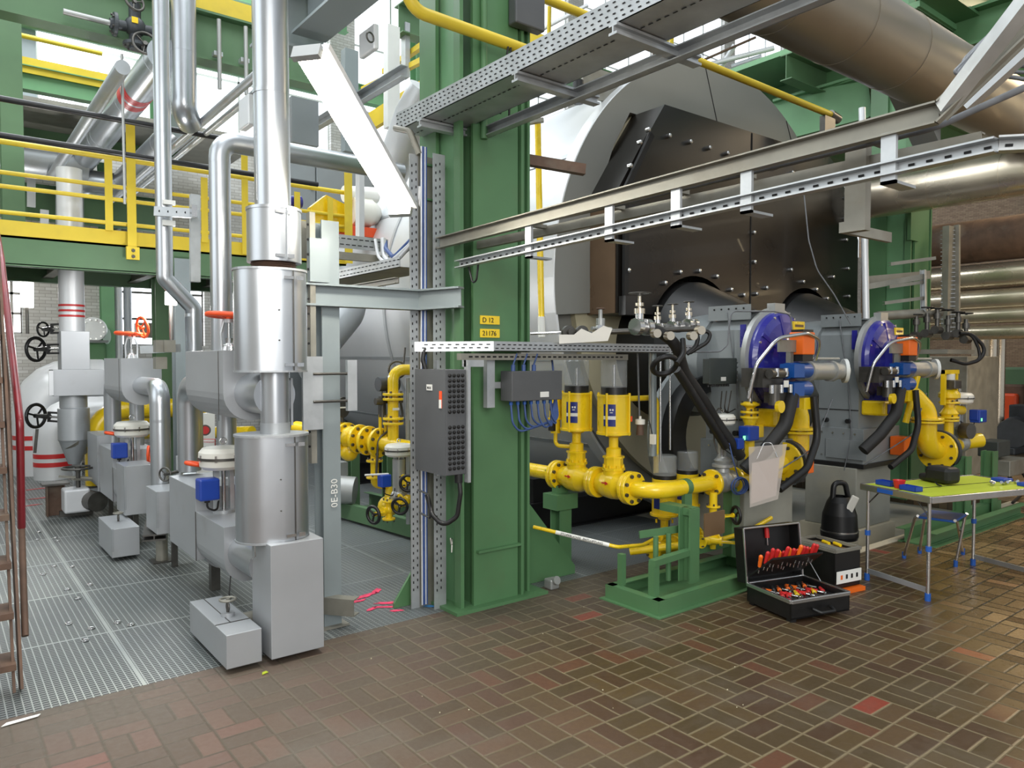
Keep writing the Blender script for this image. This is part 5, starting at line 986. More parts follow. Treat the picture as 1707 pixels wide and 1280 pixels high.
# ---------------- folding table, stool, cleaner, tool cases ----------------
t=T('folding_table','folding camping table with lime green top and aluminium legs','table',(6.1,2.5,0)); Z=.70
q=[gz(1435,806,Z),gz(1553,829,Z),gz(1657,797,Z)]; q.append(q[0]+q[2]-q[1]); u_=(q[0]-q[1]).normalized(); v_=(q[2]-q[1]); v_=(v_-u_*v_.dot(u_)).normalized(); L1=(q[0]-q[1]).length; L2=(q[2]-q[1]).dot(v_); O=q[1]
def tp_(a,b,z): return O+u_*a+v_*b+V((0,0,z-Z))
P('table_top',MB().ob(tp_(L1/2,L2/2,Z-.008),(L1-.02,L2-.02,.012),u_,v_),'lime',t); P('fold_joint',MB().ob(tp_(L1/2,L2/2,Z-.001),(.006,L2-.02,.003),u_,v_),'dark',t)
e=MB()
for a,b,c,d in((0,0,1,0),(0,1,1,1),(0,0,0,1),(1,0,1,1)): e.bar(tp_(a*L1,b*L2,Z-.02),tp_(c*L1,d*L2,Z-.02),.02,.045)
P('aluminium_edge',e,'chrome',t,bev=.004)
P('blue_sticker',MB().ob(tp_(L1*.62,-.011,Z-.02),(.13,.003,.028),u_,v_),'tblue',t,label='blue sticker on the table edge')
for a in(.04,L1-.04):
    for b in(.03,L2-.03):
        l=P('leg',MB().cyl(tp_(a,b,.05),tp_(a,b,Z-.03),.012,n=12),'chrome',t); P('height_clip',MB().cyl(tp_(a,b,.33),tp_(a,b,.365),.019,n=12),'tblue',l); P('foot_cap',MB().cyl(tp_(a,b,0),tp_(a,b,.05),.019,n=12),'tblue',l)
        P('brace',MB().cyl(tp_(a,b,Z-.14),tp_(a+(.1 if a<.2 else -.1),b,Z-.04),.005,n=6),'dsteel',t)
for b in(.03,L2-.03): P('floor_strut',MB().bar(tp_(.04,b,.07),tp_(L1-.04,b,.07),.012,.035),'alu2',t)
bt=[]
def tray_(a,b,label,rz=0):
    r_=T('parts_tray',label,'tray',tp_(a,b,Z-.002)); P('shell',openbox(tp_(a,b,Z)-u_*.065-v_*.035,u_,v_,V((0,0,1)),.13,.07,.032,.004),'blue3',r_); return r_
tray_(L1*.80,.12,'blue plastic parts tray on the table corner nearest the burner'); tray_(L1*.42,.1,'blue plastic parts tray right of the red cup on the table')
ONE('red_cup','small red plastic cup between the blue trays on the table','cup',MB().lathe([(.03,0),(.042,.055),(.038,.055),(.027,.004),(0,.004)],tp_(L1*.60,.11,Z),n=24),'red')
bg=T('tool_bag','small black cloth bag standing on the table','bag',tp_(L1*.66,L2*.55,Z)); P('body',MB().ob(tp_(L1*.66,L2*.5,Z+.065),(.2,.14,.12),u_,v_),'rub',bg,bev=.03); P('pouch',MB().ob(tp_(L1*.86,L2*.5,Z+.03),(.1,.1,.055),u_,v_),'rub',bg,bev=.02); P('strap',MB().tube([tp_(L1*.6,L2*.4,Z+.02),tp_(L1*.5,L2*.36,Z+.012),tp_(L1*.42,L2*.34,Z+.012)],.006,.03,6),'blk',bg)
for i,(a,b,w1,lb) in enumerate(((.5,.93,.2,'at the back edge of the table'),(.08,.9,.3,'near the right rear corner of the table'))):
    ONE('blue_ring_binder','flat blue folder lying %s'%lb,'folder',MB().ob(tp_(L1*a,L2*b,Z+.012),(w1*.5,.1,.024),u_,v_),'blue3',bev=.003)
for i in range(7):
    c=tp_(L1*(.3+.03*(i%3)),L2*(.7+.035*i),Z+.008); ONE('pipe_fitting','small bright metal fitting in the loose heap on the table','fitting',MB().cyl(c,c+V((.03*math.cos(i),.03*math.sin(i),.012)),.011,n=10),'chrome',group='metal fittings heaped on the table')
so=T('folding_stool','low folding stool with blue cloth seat and bent tube legs under the table','stool',(6.6,2.7,0)); SZ=.43
s=[gz(1530,860,SZ),gz(1592,868,SZ),gz(1612,856,SZ),gz(1548,849,SZ)]
P('seat',MB().add([p+V((0,0,.0)) for p in s]+[p-V((0,0,.018)) for p in s],[(0,1,2,3),(7,6,5,4),(0,4,5,1),(1,5,6,2),(2,6,7,3),(3,7,4,0)]),'tblue',so,bev=.006)
for i,(tx,ty,bx_,by_) in enumerate(((1530,860,1507,926),(1592,868,1605,920),(1612,856,1593,940),(1545,852,1533,918))):
    a=gz(tx,ty,SZ); b=gz(bx_,by_,.02); l=P('leg',MB().tube([a+(b-a)*.0+V((0,0,.0)),a+V(((b-a).x*.2,(b-a).y*.2,-.03)),b],.011,.04,10),'chrome',so); P('foot_cap',MB().cyl(b-V((0,0,.02)),b+V((0,0,.03)),.016,n=10),'tblue',l)
c=gz(1399,897)
vc=T('portable_lamp','black rounded portable work light with a carrying handle and a pale top window','work light',c)
P('body',MB().lathe([(.15,0),(.16,.03),(.16,.06),(.155,.08),(.145,.22),(.11,.33),(.08,.38)],c,n=30),'blk',vc); P('chrome_ring',MB().cyl(c+V((0,0,.07)),c+V((0,0,.082)),.162,n=30),'chrome',vc)
P('handle',MB().tube([c+V((-.07,.03,.34)),c+V((-.05,.03,.5)),c+V((.05,-.02,.5)),c+V((.08,-.04,.34))],.024,.05,12),'blk',vc); P('pale_window',MB().ob(c+RT*.06-V((FWD.x,FWD.y,0))*.11+V((0,0,.33)),(.07,.02,.15),RT+V((0,0,-.5)),FWD),'white',vc,bev=.012)
# open black tool case
tc=T('tool_case','open black tool case with aluminium rims, its lid leaning back full of screwdrivers','tool case',(4.25,2.75,0))
A=gz(1249,975,.13);B=gz(1319,1004,.13);C_=gz(1387,978,.13); 
uu=(A-B).normalized(); vv=(C_-B); vv=(vv-uu*vv.dot(uu)).normalized(); La=(A-B).length+.02; Lb=(C_-B).dot(vv)
def cp(a,b,z): return B+uu*a+vv*b+V((0,0,z-.13))
P('base_shell',openbox(cp(0,0,.02),uu,vv,V((0,0,1)),La,Lb,.115),'case',tc)
e=MB(); 
for a,b,c1_,d1 in((0,0,La,0),(0,Lb,La,Lb),(0,0,0,Lb),(La,0,La,Lb)): e.bar(cp(a,b,.13),cp(c1_,d1,.13),.018,.025)
P('base_rim',e,'chrome',tc,bev=.004,label='aluminium rim'); P('tool_pallet',MB().ob(cp(La/2,Lb/2,.09),(La-.02,Lb-.02,.01),uu,vv),'blk',tc)
P('case_handle',MB().tube([cp(-.01,Lb*.35,.07),cp(-.06,Lb*.38,.06),cp(-.06,Lb*.62,.06),cp(-.01,Lb*.65,.07)],.01,.02,8),'blk',tc); P('rubber_foot',MB().ob(cp(.03,.03,.01),(.04,.04,.02),uu,vv).ob(cp(La-.03,.03,.01),(.04,.04,.02),uu,vv),'blk',tc)
# lid stands on the A side edge
nl=(uu*.12+V((0,0,1))).normalized(); ll=cp(La,0,.13); nn_=vv.cross(nl); 
if nn_.dot(uu)>0: nn_=-nn_
P('lid_shell',openbox(ll-nn_*.1,vv,nl,nn_,Lb,.36,.1),'case',tc,bev=.006)
e=MB()
for p_,q_ in(((0,0),(Lb,0)),((0,.36),(Lb,.36)),((0,0),(0,.36)),((Lb,0),(Lb,.36))): e.bar(ll+vv*p_[0]+nl*p_[1],ll+vv*q_[0]+nl*q_[1],.012,.012)
P('lid_rim',e,'chrome',tc,bev=.003,label='aluminium rim'); P('lid_stay',MB().cyl(cp(La*.6,Lb,.14),ll+vv*Lb+nl*.2,.004,n=6),'chrome',tc)
pal=T('tool_pallet','black tool pallet hanging half out of the case lid','tool pallet',ll+V((0,0,.1))); a=ll+nl*.05-uu*.02; b=ll+nl*.2-uu*.2; P('board',MB().add([a,a+vv*Lb*.95,b+vv*Lb,b+vv*.05,a+V((0,0,.012)),a+vv*Lb*.95+V((0,0,.012)),b+vv*Lb+V((0,0,.012)),b+vv*.05+V((0,0,.012))],[(0,3,2,1),(4,5,6,7),(0,1,5,4),(1,2,6,5),(2,3,7,6),(3,0,4,7)]),'case',pal)
ri=random.Random(3)
for i in range(20):
    f=.05+.046*i; c0=a.lerp(b,.45+.35*((i*7%5)/4))+vv*Lb*f+V((0,0,.02)); d=(uu*-.3+V((0,0,.9))+vv*ri.uniform(-.2,.2)).normalized(); colr='red' if i%3 else 'oran'
    s_=T('screwdriver','%s handled screwdriver in the row on the hanging pallet'%('red' if colr=='red' else 'orange'),'screwdriver',c0,'screwdrivers on the hanging pallet, %s handles'%('red' if colr=='red' else 'orange')); P('handle',MB().cyl(c0,c0+d*.075,.011,.014,n=10).ball(c0+d*.075,.013,10),colr,s_); P('shaft',MB().cyl(c0-d*.05,c0,.004,n=6),'chrome',s_)
for i in range(22):
    k_=i//11; c0=cp(La*(.40+.3*k_+.03*(i%2)),Lb*(.12+.075*(i%11)),.105); d=(uu*.5+vv*(.3 if i%3 else -.2)).normalized(); colr='red' if i%4 else 'yel'
    if k_: colr='blk' if i%2 else 'oran'
    nm={'red':'red','yel':'yellow','blk':'black','oran':'orange'}[colr]; rw='front' if not k_ else 'back'
    s_=T('pliers','%s gripped hand tool lying in the %s row of the case base'%(nm,rw),'hand tool',c0,'%s gripped tools in the %s row of the case base'%(nm,rw)); P('grip',MB().cyl(c0,c0+d*.075,.014,.009,n=10),colr,s_); P('jaw',MB().cyl(c0-d*.06,c0,.007,n=8),'chrome',s_)
c0=cp(La*.62,Lb*.05,.11); s_=T('torch_tube','white tube with a pink end lying across the front of the case','hand tool',c0); P('tube',MB().cyl(c0,c0-uu*.14+vv*.02,.009,n=10),'wht',s_); P('pink_end',MB().cyl(c0-uu*.14+vv*.02,c0-uu*.18+vv*.03,.014,n=10),'pink',s_)
c0=ll+vv*Lb*.55+nl*.27-nn_*.08; s_=T('red_screwdriver','single red handled screwdriver clipped high inside the case lid','screwdriver',c0); P('handle',MB().cyl(c0,c0+nl*.06,.016,n=12).ball(c0+nl*.06,.016,10),'red',s_); P('shaft',MB().cyl(c0-nl*.05,c0,.005,n=6),'chrome',s_)
ONE('red_stopper','tiny red cap lying on the bricks in front of the tool case','cap',MB().lathe([(0,0),(.012,0),(.012,.01),(0,.012)],gz(1368,1013),n=12),'red')
# second, closed tool box with yellow base sheet
tb2=T('tool_box','black open topped tool box with worn pale edges right of the tool case','tool box',(5.0,2.75,0)); A=gz(1325,953,0);B=gz(1391,990,0);C_=gz(1428,978,0)
A=gz(1318,966,0); uu2=(A-B).normalized(); vv2=(C_-B); vv2=(vv2-uu2*vv2.dot(uu2)).normalized(); La2=(A-B).length; Lb2=.26
def c2p(a,b,z): return B+uu2*a+vv2*b+V((0,0,z))
P('body',openbox(c2p(0,0,.03),uu2,vv2,V((0,0,1)),La2,Lb2,.26),'case',tb2,bev=.004)
e=MB()
for a,b,c1_,d1 in((0,0,La2,0),(0,Lb2,La2,Lb2),(0,0,0,Lb2),(La2,0,La2,Lb2)): e.bar(c2p(a,b,.29),c2p(c1_,d1,.29),.02,.02)
P('pale_edge',e,'galvd',tb2); P('inner_tray',MB().ob(c2p(La2/2,Lb2/2,.26),(La2-.02,Lb2-.02,.01),uu2,vv2),'wood',tb2); P('divider',MB().ob(c2p(La2/2,Lb2*.3,.285),(La2-.02,.07,.02),uu2,vv2),'galvd',tb2)
P('front_plate',MB().ob(c2p(-.012,Lb2*.5,.11),(.004,Lb2*.96,.085),uu2,vv2),'wht',tb2,label='white front plate with small pictograms')
for i in range(4): P('pictogram',MB().ob(c2p(-.015,Lb2*(.2+.2*i),.11),(.002,.018,.03),uu2,vv2),'oran' if i==0 else 'blk',tb2)
for i,(a,b) in enumerate(((.25,.45),(.55,.75),(.35,.85))): c0=c2p(La2*a,Lb2*b,.28); ONE('yellow_tool','small yellow tool lying on the inner tray of the tool box','hand tool',MB().cyl(c0,c0+uu2*.07+vv2*.02,.012,n=10),'yel',group='yellow tools on the inner tray')
ONE('yellow_mat','flat yellow board under the front edge of the tool box','board',MB().ob(B+uu2*.02+vv2*.13+V((0,0,.014)),(.12,.27,.028),uu2,vv2),'oran')
# ---------------- gallery with yellow railing along the back ----------------
def line_z(px,py,Y): return gy(px,py,Y)
GY=8.5
zt=gy(0,366,GY).z; zb=gy(0,391,GY).z; XE=4.05
ga=T('gallery','green steel gallery with yellow toe board crossing behind the risers','gallery',(1,GY,zb))
P('toe_board',MB().box((-3,GY-.02,zb),(XE,GY,zt)),'yrail',ga,label='yellow toe board'); P('edge_beam',MB().box((-3,GY,zb-.27),(XE,GY+.02,zb)).box((-3,GY,zb-.28),(XE,GY+.14,zb-.26)).box((-3,GY,zb-.02),(XE,GY+.14,zb)),'greend',ga)
P('deck',MB().box((-3,GY+.02,zb-.02),(XE,GY+1.8,zb+.01)),'galvd',ga); P('rear_beam',MB().ibeam((-3,GY+1.8,zb-.14),(XE,GY+1.8,zb-.14),.26,.12),'greend',ga)
for x in(.2,1.1,2.0,2.9,3.8): P('cross_beam',MB().ibeam((x,GY+.02,zb-.12),(x,GY+1.8,zb-.12),.2,.1),'galvd',ga)
rl=T('railing','yellow tube railing on top of the green gallery','railing',(1,GY,zt))
for y in(237,288,311,354): z=gy(0,y,GY).z; P('rail',MB().cyl((-3,GY-.04,z),(XE,GY-.04,z),.021 if y>240 else .026,n=10),'yrail',rl)
for px,y0,y1 in((180,262,384),(340,296,404),(407,250,424),(495,320,418),(550,330,430)):
    a=gy(px,y0,GY-.05); b=gy(px,y1,GY-.05); P('post',MB().box((a.x-.035,GY-.06,b.z),(a.x+.035,GY-.05,a.z)),'yrail',rl)
a=gy(217,208,GY-.1); b=gy(217,433,GY-.1); P('tall_post',MB().box((a.x-.042,GY-.11,b.z),(a.x+.042,GY-.1,a.z)),'yrail',rl); P('post_shoe',MB().box((a.x-.06,GY-.14,b.z),(a.x+.06,GY-.1,b.z+.13)),'yrail',rl)
for k in(.03,.09): bolt(rl,(a.x,GY-.14,b.z+k),(0,-1,0),.018,.02,'dsteel')
a=gy(580,281,GY-.1); P('tall_post',MB().box((a.x-.05,GY-.11,zb),(a.x+.05,GY-.1,a.z)),'yrail',rl)
for i,(p0,p1) in enumerate((((0,163),(353,230)),((0,224),(330,279)))):
    a=gy(*p0,7.6); b=gy(*p1,7.6); ONE('black_pipe','%s of two thin black pipes running in front of the yellow railing'%('upper','lower')[i],'pipe',MB().cyl((a.x-2,7.6,a.z),(3.3,7.6,(a.z+b.z)/2),.026,n=10),'blk')
# big green beams
beam('green_beam','deep green roof beam crossing behind the risers at the upper left','','' if 0 else '',0,0) if 0 else None
z=gy(0,22,7.5).z; ONE('green_beam','deep green steel beam crossing behind the risers at the upper left','beam',MB().ibeam((-2.5,7.5,z+.22),(3.25,7.5,z+.22),.46,.2,t=.02),'greend')
ONE('upper_toe_board','yellow toe board on top of the deep green beam','toe board',MB().box((-2.5,7.42,z+.46),(3.25,7.44,z+.62)),'yrail')
for i,x in enumerate((2.2,2.45)): P('conduit',MB().cyl((x,7.3,z-.3),(x,7.3,z+.35),.02,n=8),'silv',ONE('conduit_bracket','small clip holding an upright conduit against the deep green beam, %s'%('left','right')[i],'bracket',MB().box((x-.04,7.32,z+.02),(x+.04,7.4,z+.06)),'galv'))
def col_post(px,py0,py1,Y,w_,m_,label):
    a=gy(px,py0,Y);b=gy(px,py1,Y); return ONE('steel_post',label,'post',MB().ibeam((a.x,Y,min(a.z,b.z)),(a.x,Y,max(a.z,b.z)),w_,w_,(0,1,0)),m_)
a=gy(15,30,9.6); ONE('steel_post','dark green upright post behind the railing at the left edge','post',MB().ibeam((a.x,9.6,zb),(a.x,9.6,a.z+.4),.22,.2,(0,1,0)),'greend')
def xrun(cls,name,label,cat,p0,p1,Y,h,m_,t=.02):
    a=gy(*p0,Y);b=gy(*p1,Y); z=(a.z+b.z)/2; return ONE(name,label,cat,MB().box((a.x,Y,z-h/2),(b.x,Y+t,z+h/2)) if cls=='b' else MB().cyl((a.x,Y,z),(b.x,Y,z),h,n=12) if cls=='c' else MB().ibeam((a.x,Y,z),(b.x,Y,z),h,.15),m_)
xrun('b','upper_toe_board','bright yellow toe board of the far upper platform','toe board',(-10,100),(181,133),11,.19,'yrail'); xrun('i','green_beam','pale green beam under the far upper platform','beam',(-10,122),(181,156),11.05,.3,'green2')
xrun('c','upper_handrail','thin yellow handrail of the far upper platform','railing',(20,57),(170,88),11,.03,'yrail')
xrun('i','green_beam','green beam behind the diagonal pipes above the gallery','beam',(0,210),(300,262),12.2,.35,'greend'); xrun('i','green_beam','lowest green beam behind the railing rails','beam',(0,330),(260,360),12.6,.5,'greend')
# pipes running away over the gallery
def yrun(label,p,X_,y0,y1,r,m_='alu',bands=(),red=()):
    c=gx(*p,X_); r_=pipe('overhead_pipe',label,'insulated pipe',[(X_,y0,c.z),(X_,y1,c.z)],r,m_,n=28,bands=bands)
    for f in red: y=y0+(y1-y0)*f; P('red_band',MB().cyl((X_,y,c.z),(X_,y+.07,c.z),r*1.015,n=28),'red',r_)
    return r_
yrun('big silver overhead pipe with red bands running away above the gallery',(200,190),1.7,7.2,12.2,.15,bands=[(0,.03),(0,.3),(0,.6),(0,.64)],red=(.2,.215,.24,.255))
yrun('second big silver overhead pipe, right of the one with red bands',(240,270),2.2,8.6,12.9,.15,bands=[(0,.2),(0,.5)])
yrun('slimmer silver overhead pipe left of the one with red bands',(170,165),1.3,6.9,11.5,.06,'alu2',bands=[(0,.4)])
for i,(p,X_,m_) in enumerate((((340,200),2.0,'alu2'),((352,215),2.15,'galv'),((366,180),2.05,'silv'))): 
    c=gx(*p,X_); ONE('overhead_conduit','thin conduit running away overhead behind the risers, %s'%('left of three','middle of three','right of three')[i],'conduit',MB().cyl((X_,5.6,c.z),(X_,11.5,c.z),.03,n=10),m_)
a=gy(30,262,11.6); pipe('overhead_pipe','horizontal silver pipe behind the railing at the left edge','insulated pipe',[(-2,11.6,a.z),(gy(145,270,11.6).x,11.6,a.z)],.2,'alu2',bands=[(0,.6),(0,.8)])
a=gy(116,375,11.8);b=gy(116,300,11.8);c=gy(200,312,11.8); pipe('overhead_pipe','silver elbow pipe behind the railing dropping to the gallery deck','insulated pipe',[(a.x,11.8,zb),(b.x,11.8,b.z),(c.x,11.8,b.z)],.17,'alu',bend=.25,bands=[(1,.5)])
a=gw(60,300,9.9); 
for i,(px,y0,y1) in enumerate(((74,350,410),(52,290,345),(132,100,240))): ONE('hanger_rod','pale steel hanger above the gallery at the left, %s'%('lowest','middle','uppermost')[i],'bracket',MB().bar(gw(px,y0,10.3),gw(px,y1,10.3),.1,.05),'wpipe')
for i,(p,q_) in enumerate((((125,75),(108,130)),((110,60),(90,120)),((60,60),(60,110)))): ONE('roof_window_bar','brown steel frame piece before the upper windows, %s'%('right','middle','left')[i],'frame',MB().bar(gw(*p,11.8),gw(*q_,11.8),.18,.1),'rust')
ONE('upper_platform','grey deck of the far upper platform over the diagonal pipes','platform',MB().box((-4,10.9,4.78),(3.9,12.9,4.83)),'galvd')
for i,(y_,z_,h_) in enumerate(((12.4,6.4,.35),(10.2,5.55,.25),(12.5,7.6,.3))): ONE('green_beam','pale green cross beam before the tall windows, %s'%('middle height','lowest and nearest','highest')[i],'beam',MB().ibeam((-5,y_,z_),(6,y_,z_),h_,.15),'green2')
for i,x_ in enumerate((-.2,1.15,2.9,4.6,7.6)): ONE('steel_post','tall grey roof post before the upper windows, %s from the left'%('first','second','third','fourth','fifth')[i],'post',MB().ibeam((x_,12.7,4.83 if x_<3.9 else 0),(x_,12.7,13),.25,.22,(0,1,0)),'gpost' if i%2 else 'green2')
# valve cluster high at the upper left
vc2=T('valve_cluster','dark valve cluster with small handwheels hanging high beside the slim riser','valve',gw(225,45,6.6)); c=gw(225,45,6.6)
P('body',MB().ball(c,.09,14).cyl(c-V((.2,0,.02)),c+V((.2,0,.0)),.045,n=14).cyl(c-V((0,0,.2)),c+V((0,0,.2)),.05,n=14),'iron',vc2); flange(vc2,c-V((.16,0,.02)),(-1,0,0),.1,.03,'iron',6,.01); flange(vc2,c+V((0,0,-.16)),(0,0,-1),.1,.03,'iron',6,.01)
wheel(vc2,c+V((.06,-.1,-.16)),(0,-1,.2),.1,.012,'dsteel'); wheel(vc2,c+V((-.02,-.1,.18)),(.3,-1,.2),.08,.012,'dsteel'); P('yellow_tag',MB().ob(c+V((-.02,-.1,.02)),(.05,.01,.05)),'yel',vc2); P('side_pipe',MB().cyl(c-V((.55,0,.02)),c-V((.2,0,.02)),.025,n=10),'silv',vc2)
ONE('thin_rod','thin upright rod hanging from the valve cluster down to the railing','rod',MB().cyl(gw(203,90,6.6),gw(208,340,6.7),.012,n=8),'silv')
mbx=T('wall_box','pale grey electrical box between the slim riser and the nearest riser','electrical box',gw(412,218,6.0)); P('body',MB().box(gw(398,218,6.0),gw(426,158,5.85)),'wpipe',mbx,bev=.01)
# grey beam, lamp and clutter right of the nearest riser
zb2=gx(517,62,2.05).z; ONE('grey_beam','grey steel beam overhead carrying the fluorescent lamp','beam',MB().ibeam((2.05,2.3,zb2+.15),(2.05,4.85,zb2+.15),.3,.24,t=.018),'gpost')
ONE('grey_beam','short grey cross beam behind the top of the nearest riser','beam',MB().ibeam((1.72,4.95,zb2+.12),(2.2,4.95,zb2+.12),.4,.2,t=.018),'gpost')
hbx=T('hanging_box','pale grey box with a round emblem hanging under the grey beam','electrical box',gw(615,75,4.9)); P('body',MB().box(gw(598,98,4.9),gw(632,40,4.75)),'wpipe',hbx,bev=.01); P('emblem',MB().torus(gw(617,62,4.68),(.3,-1,0),.03,.006,14,6),'dsteel',hbx)
fl=T('fluorescent_lamp','brightly lit slanting fluorescent lamp hanging left of the green column','lamp',gw(590,225,3.8)); a=gw(512,88,3.2); b=gw(668,352,4.25)
d=(b-a).normalized(); sd=d.cross(V((0,0,1))).normalized(); nr=sd.cross(d)
P('housing',MB().ob((a+b)/2+nr*.03+RT*.03,((b-a).length,.13,.03),d,sd),'wpipe',fl)
for k in(-1,1): P('tube',MB().cyl(a+sd*.035*k-nr*.01,b+sd*.035*k-nr*.01,.019,n=12),'tube',fl)
P('diffuser_end',MB().ob(a,(.03,.13,.06),d,sd),'silv',fl); P('diffuser_end',MB().ob(b,(.03,.13,.06),d,sd),'silv',fl)
l=bpy.data.lights.new('fluorescent_light','AREA'); l.shape='RECTANGLE'; l.size=1.1; l.size_y=.1; l.energy=26; l.color=(1,.95,.86)
o=bpy.data.objects.new('fluorescent_light',l); COL.objects.link(o); nn2=-nr if nr.z>0 else nr; zz=-nn2; xx=d; yy=zz.cross(xx); mm4=Matrix.Identity(4)
for i in range(3): mm4[i][0]=xx[i]; mm4[i][1]=yy[i]; mm4[i][2]=zz[i]; mm4[i][3]=((a+b)/2+nn2*.06)[i]
o.matrix_world=mm4
for i,(px,y0,y1,w_) in enumerate(((45,455,512,9.8),(285,487,508,6.8))):
    a=gw(px,y0,w_);b=gw(px,y1,w_); r_=T('upright_lamp','glowing upright lamp tube %s'%('in front of the brick wall at the left','small and short behind the jogged riser'),'lamp',b) if 0 else T('upright_lamp',('long glowing upright lamp tube in front of the brick wall','short glowing lamp between the two inner risers')[i],'lamp',b)
    P('tube',MB().cyl(a,b,.075 if i==0 else .05,n=14),'lamp',r_); lp_=bpy.data.lights.new('tube_light','POINT'); lp_.energy=60; lp_.shadow_soft_size=.1; lo_=bpy.data.objects.new('tube_light',lp_); lo_.location=(a+b)/2-V((.05,.15,0)); COL.objects.link(lo_); P('bracket',MB().cyl(b-V((0,0,.35)),b,.02,n=8),'dsteel',r_)
# things on the gallery right of the nearest riser
sw=T('switch_cabinets','row of grey switch cabinets on the gallery behind the lamp','cabinet',(3.2,12.6,0)); 
a=gy(480,330,12.6); 
for i in range(4): x=gy(480+i*48,330,12.6).x; x1=gy(480+(i+1)*48,330,12.6).x; dd=P('cabinet_door',MB().box((x,12.6,0),(x1-.02,12.65,gy(560,275,12.6).z)),'burn',sw,bev=.01); bolt(dd,(x1-.1,12.6,gy(560,320,12.6).z),(0,-1,0),.03,.03,'dsteel','door_knob',False)
P('cabinet_body',MB().box((gy(480,330,12.6).x,12.65,0),(gy(672,330,12.6).x,12.95,gy(560,275,12.6).z)),'burn',sw)
ONE('grey_sheet_box','grey sheet panel above the long elbow pipe right of the riser','panel',MB().box(gy(487,236,6.2),gy(527,172,6.25)),'burn')
wd_=T('white_drum','white round machine drum with red parts on the gallery near the green column','machine',gy(606,385,8.65)); c=gy(604,354,8.65); P('drum',MB().cyl(c-V((.16,0,0)),c+V((.1,0,0)),.18,n=22).ball(c+V((.1,0,0)),.16,16),'white',wd_); P('lid',MB().cyl(c+V((-.25,0,.2)),c+V((.2,0,.24)),.1,n=14),'wht',wd_); P('red_base',MB().box(c+V((-.35,-.1,-.32)),c+V((.2,.1,-.2))),'redp',wd_); P('yellow_hood',MB().prism([(0,0),(.5,0),(.5,.32),(.2,.42),(0,.25)],c+V((-.75,-.05,-.3)),(1,0,0),(0,0,1),.1),'yel',wd_)
P('blue_valve',MB().cyl(c+V((-1.1,-.1,-.02)),c+V((-.85,-.1,0)),.07,n=14),'blue',wd_)
for i,(px,y0,y1,w_,m_) in enumerate(((583,85,255,6.2,'gpost'),(653,45,215,6.6,'whitesteel'),(676,40,130,7,'galv'),(600,250,400,6.8,'wpipe'))):
    ONE('upright_channel','pale upright channel between the lamp and the green column, %s'%('widest','whitest','perforated','lowest')[i],'post',MB().bar(gw(px,y0,w_),gw(px,y1,w_),.12 if i<2 else .05,.08),m_)
pipe('white_duct','white duct end pointing down left of the green column','duct',[gw(712,150,5.9),gw(690,195,6.0),gw(652,290,6.5)],.15,'wpipe',n=28,bands=[(1,.4)])
xs_=gx(600,168,2.9); ONE('light_rail','pale steel rail running away behind the lamp','rail',MB().chan((2.9,5.0,xs_.z),(2.9,xs_.y+1,xs_.z),.09,.06),'galv')
for i,(p,q_) in enumerate((((605,150),(705,100)),((640,120),(705,75)),((600,215),(705,150)))): ONE('yellow_rail','yellow rail behind the fluorescent lamp near the column, %s'%('middle','upper','lower')[i],'railing',MB().bar(gw(*p,7.4),gw(*q_,6.9),.05,.05+.12*(i==2)),'yrail')
tt=T('perforated_tray','bright perforated tray crossing from the riser post to the cable ladder','cable tray',(2.2,4.7,2.3)); z=gy(580,403,4.7).z
P('side',MB().box((1.9,4.7,z-.045),(2.56,4.704,z+.045)),'galv',tt); slots(tt,(1.92,4.7,z),(2.54,4.7,z),14,(-.02,.02),(0,0,1),(.03,.006)); P('flat_rail',MB().chan((1.9,4.68,z-.1),(2.56,4.68,z-.1),.05,.03),'galvd',tt)
P('cable_loop',MB().tube([(2.5,4.66,z+.04),(2.48,4.62,z-.08),(2.44,4.45,z-.16),(2.47,4.2,z-.05),(2.48,4.12,z+.3)],.02,.1,8).tube([(2.44,4.66,z+.03),(2.43,4.6,z-.1),(2.42,4.4,z-.19),(2.46,4.18,z-.05),(2.485,4.11,z+.3)],.012,.1,8),'wpipe',tt)
P('blue_loop',MB().tube([(2.52,4.66,z+.02),(2.49,4.6,z-.04),(2.46,4.44,z-.12),(2.48,4.18,z),(2.49,4.11,z+.35)],.015,.1,8),'cable',tt)
t2=T('perforated_tray','perforated tray running away between cross beam and cable ladder','cable tray',(2.42,4.9,2.2)); P('side',MB().box((2.4,4.25,2.2),(2.404,5.6,2.27)),'galv',t2); P('bottom',MB().box((2.4,4.25,2.2),(2.7,5.6,2.204)),'galvd',t2); slots(t2,(2.4,5.6,2.235),(2.4,4.25,2.235),24,(-.015,.015),(0,0,1),(.025,.006),(-1,0,0)); P('lower_rail',MB().chan((2.42,4.3,2.12),(2.42,5.6,2.12),.04,.03),'galvd',t2)
t3=T('perforated_plate','short upright perforated plate behind the collar of the nearest riser','bracket',gw(505,430,4.4)); P('plate',MB().box(gw(499,430,4.5),gw(523,370,4.55)),'galvd',t3)
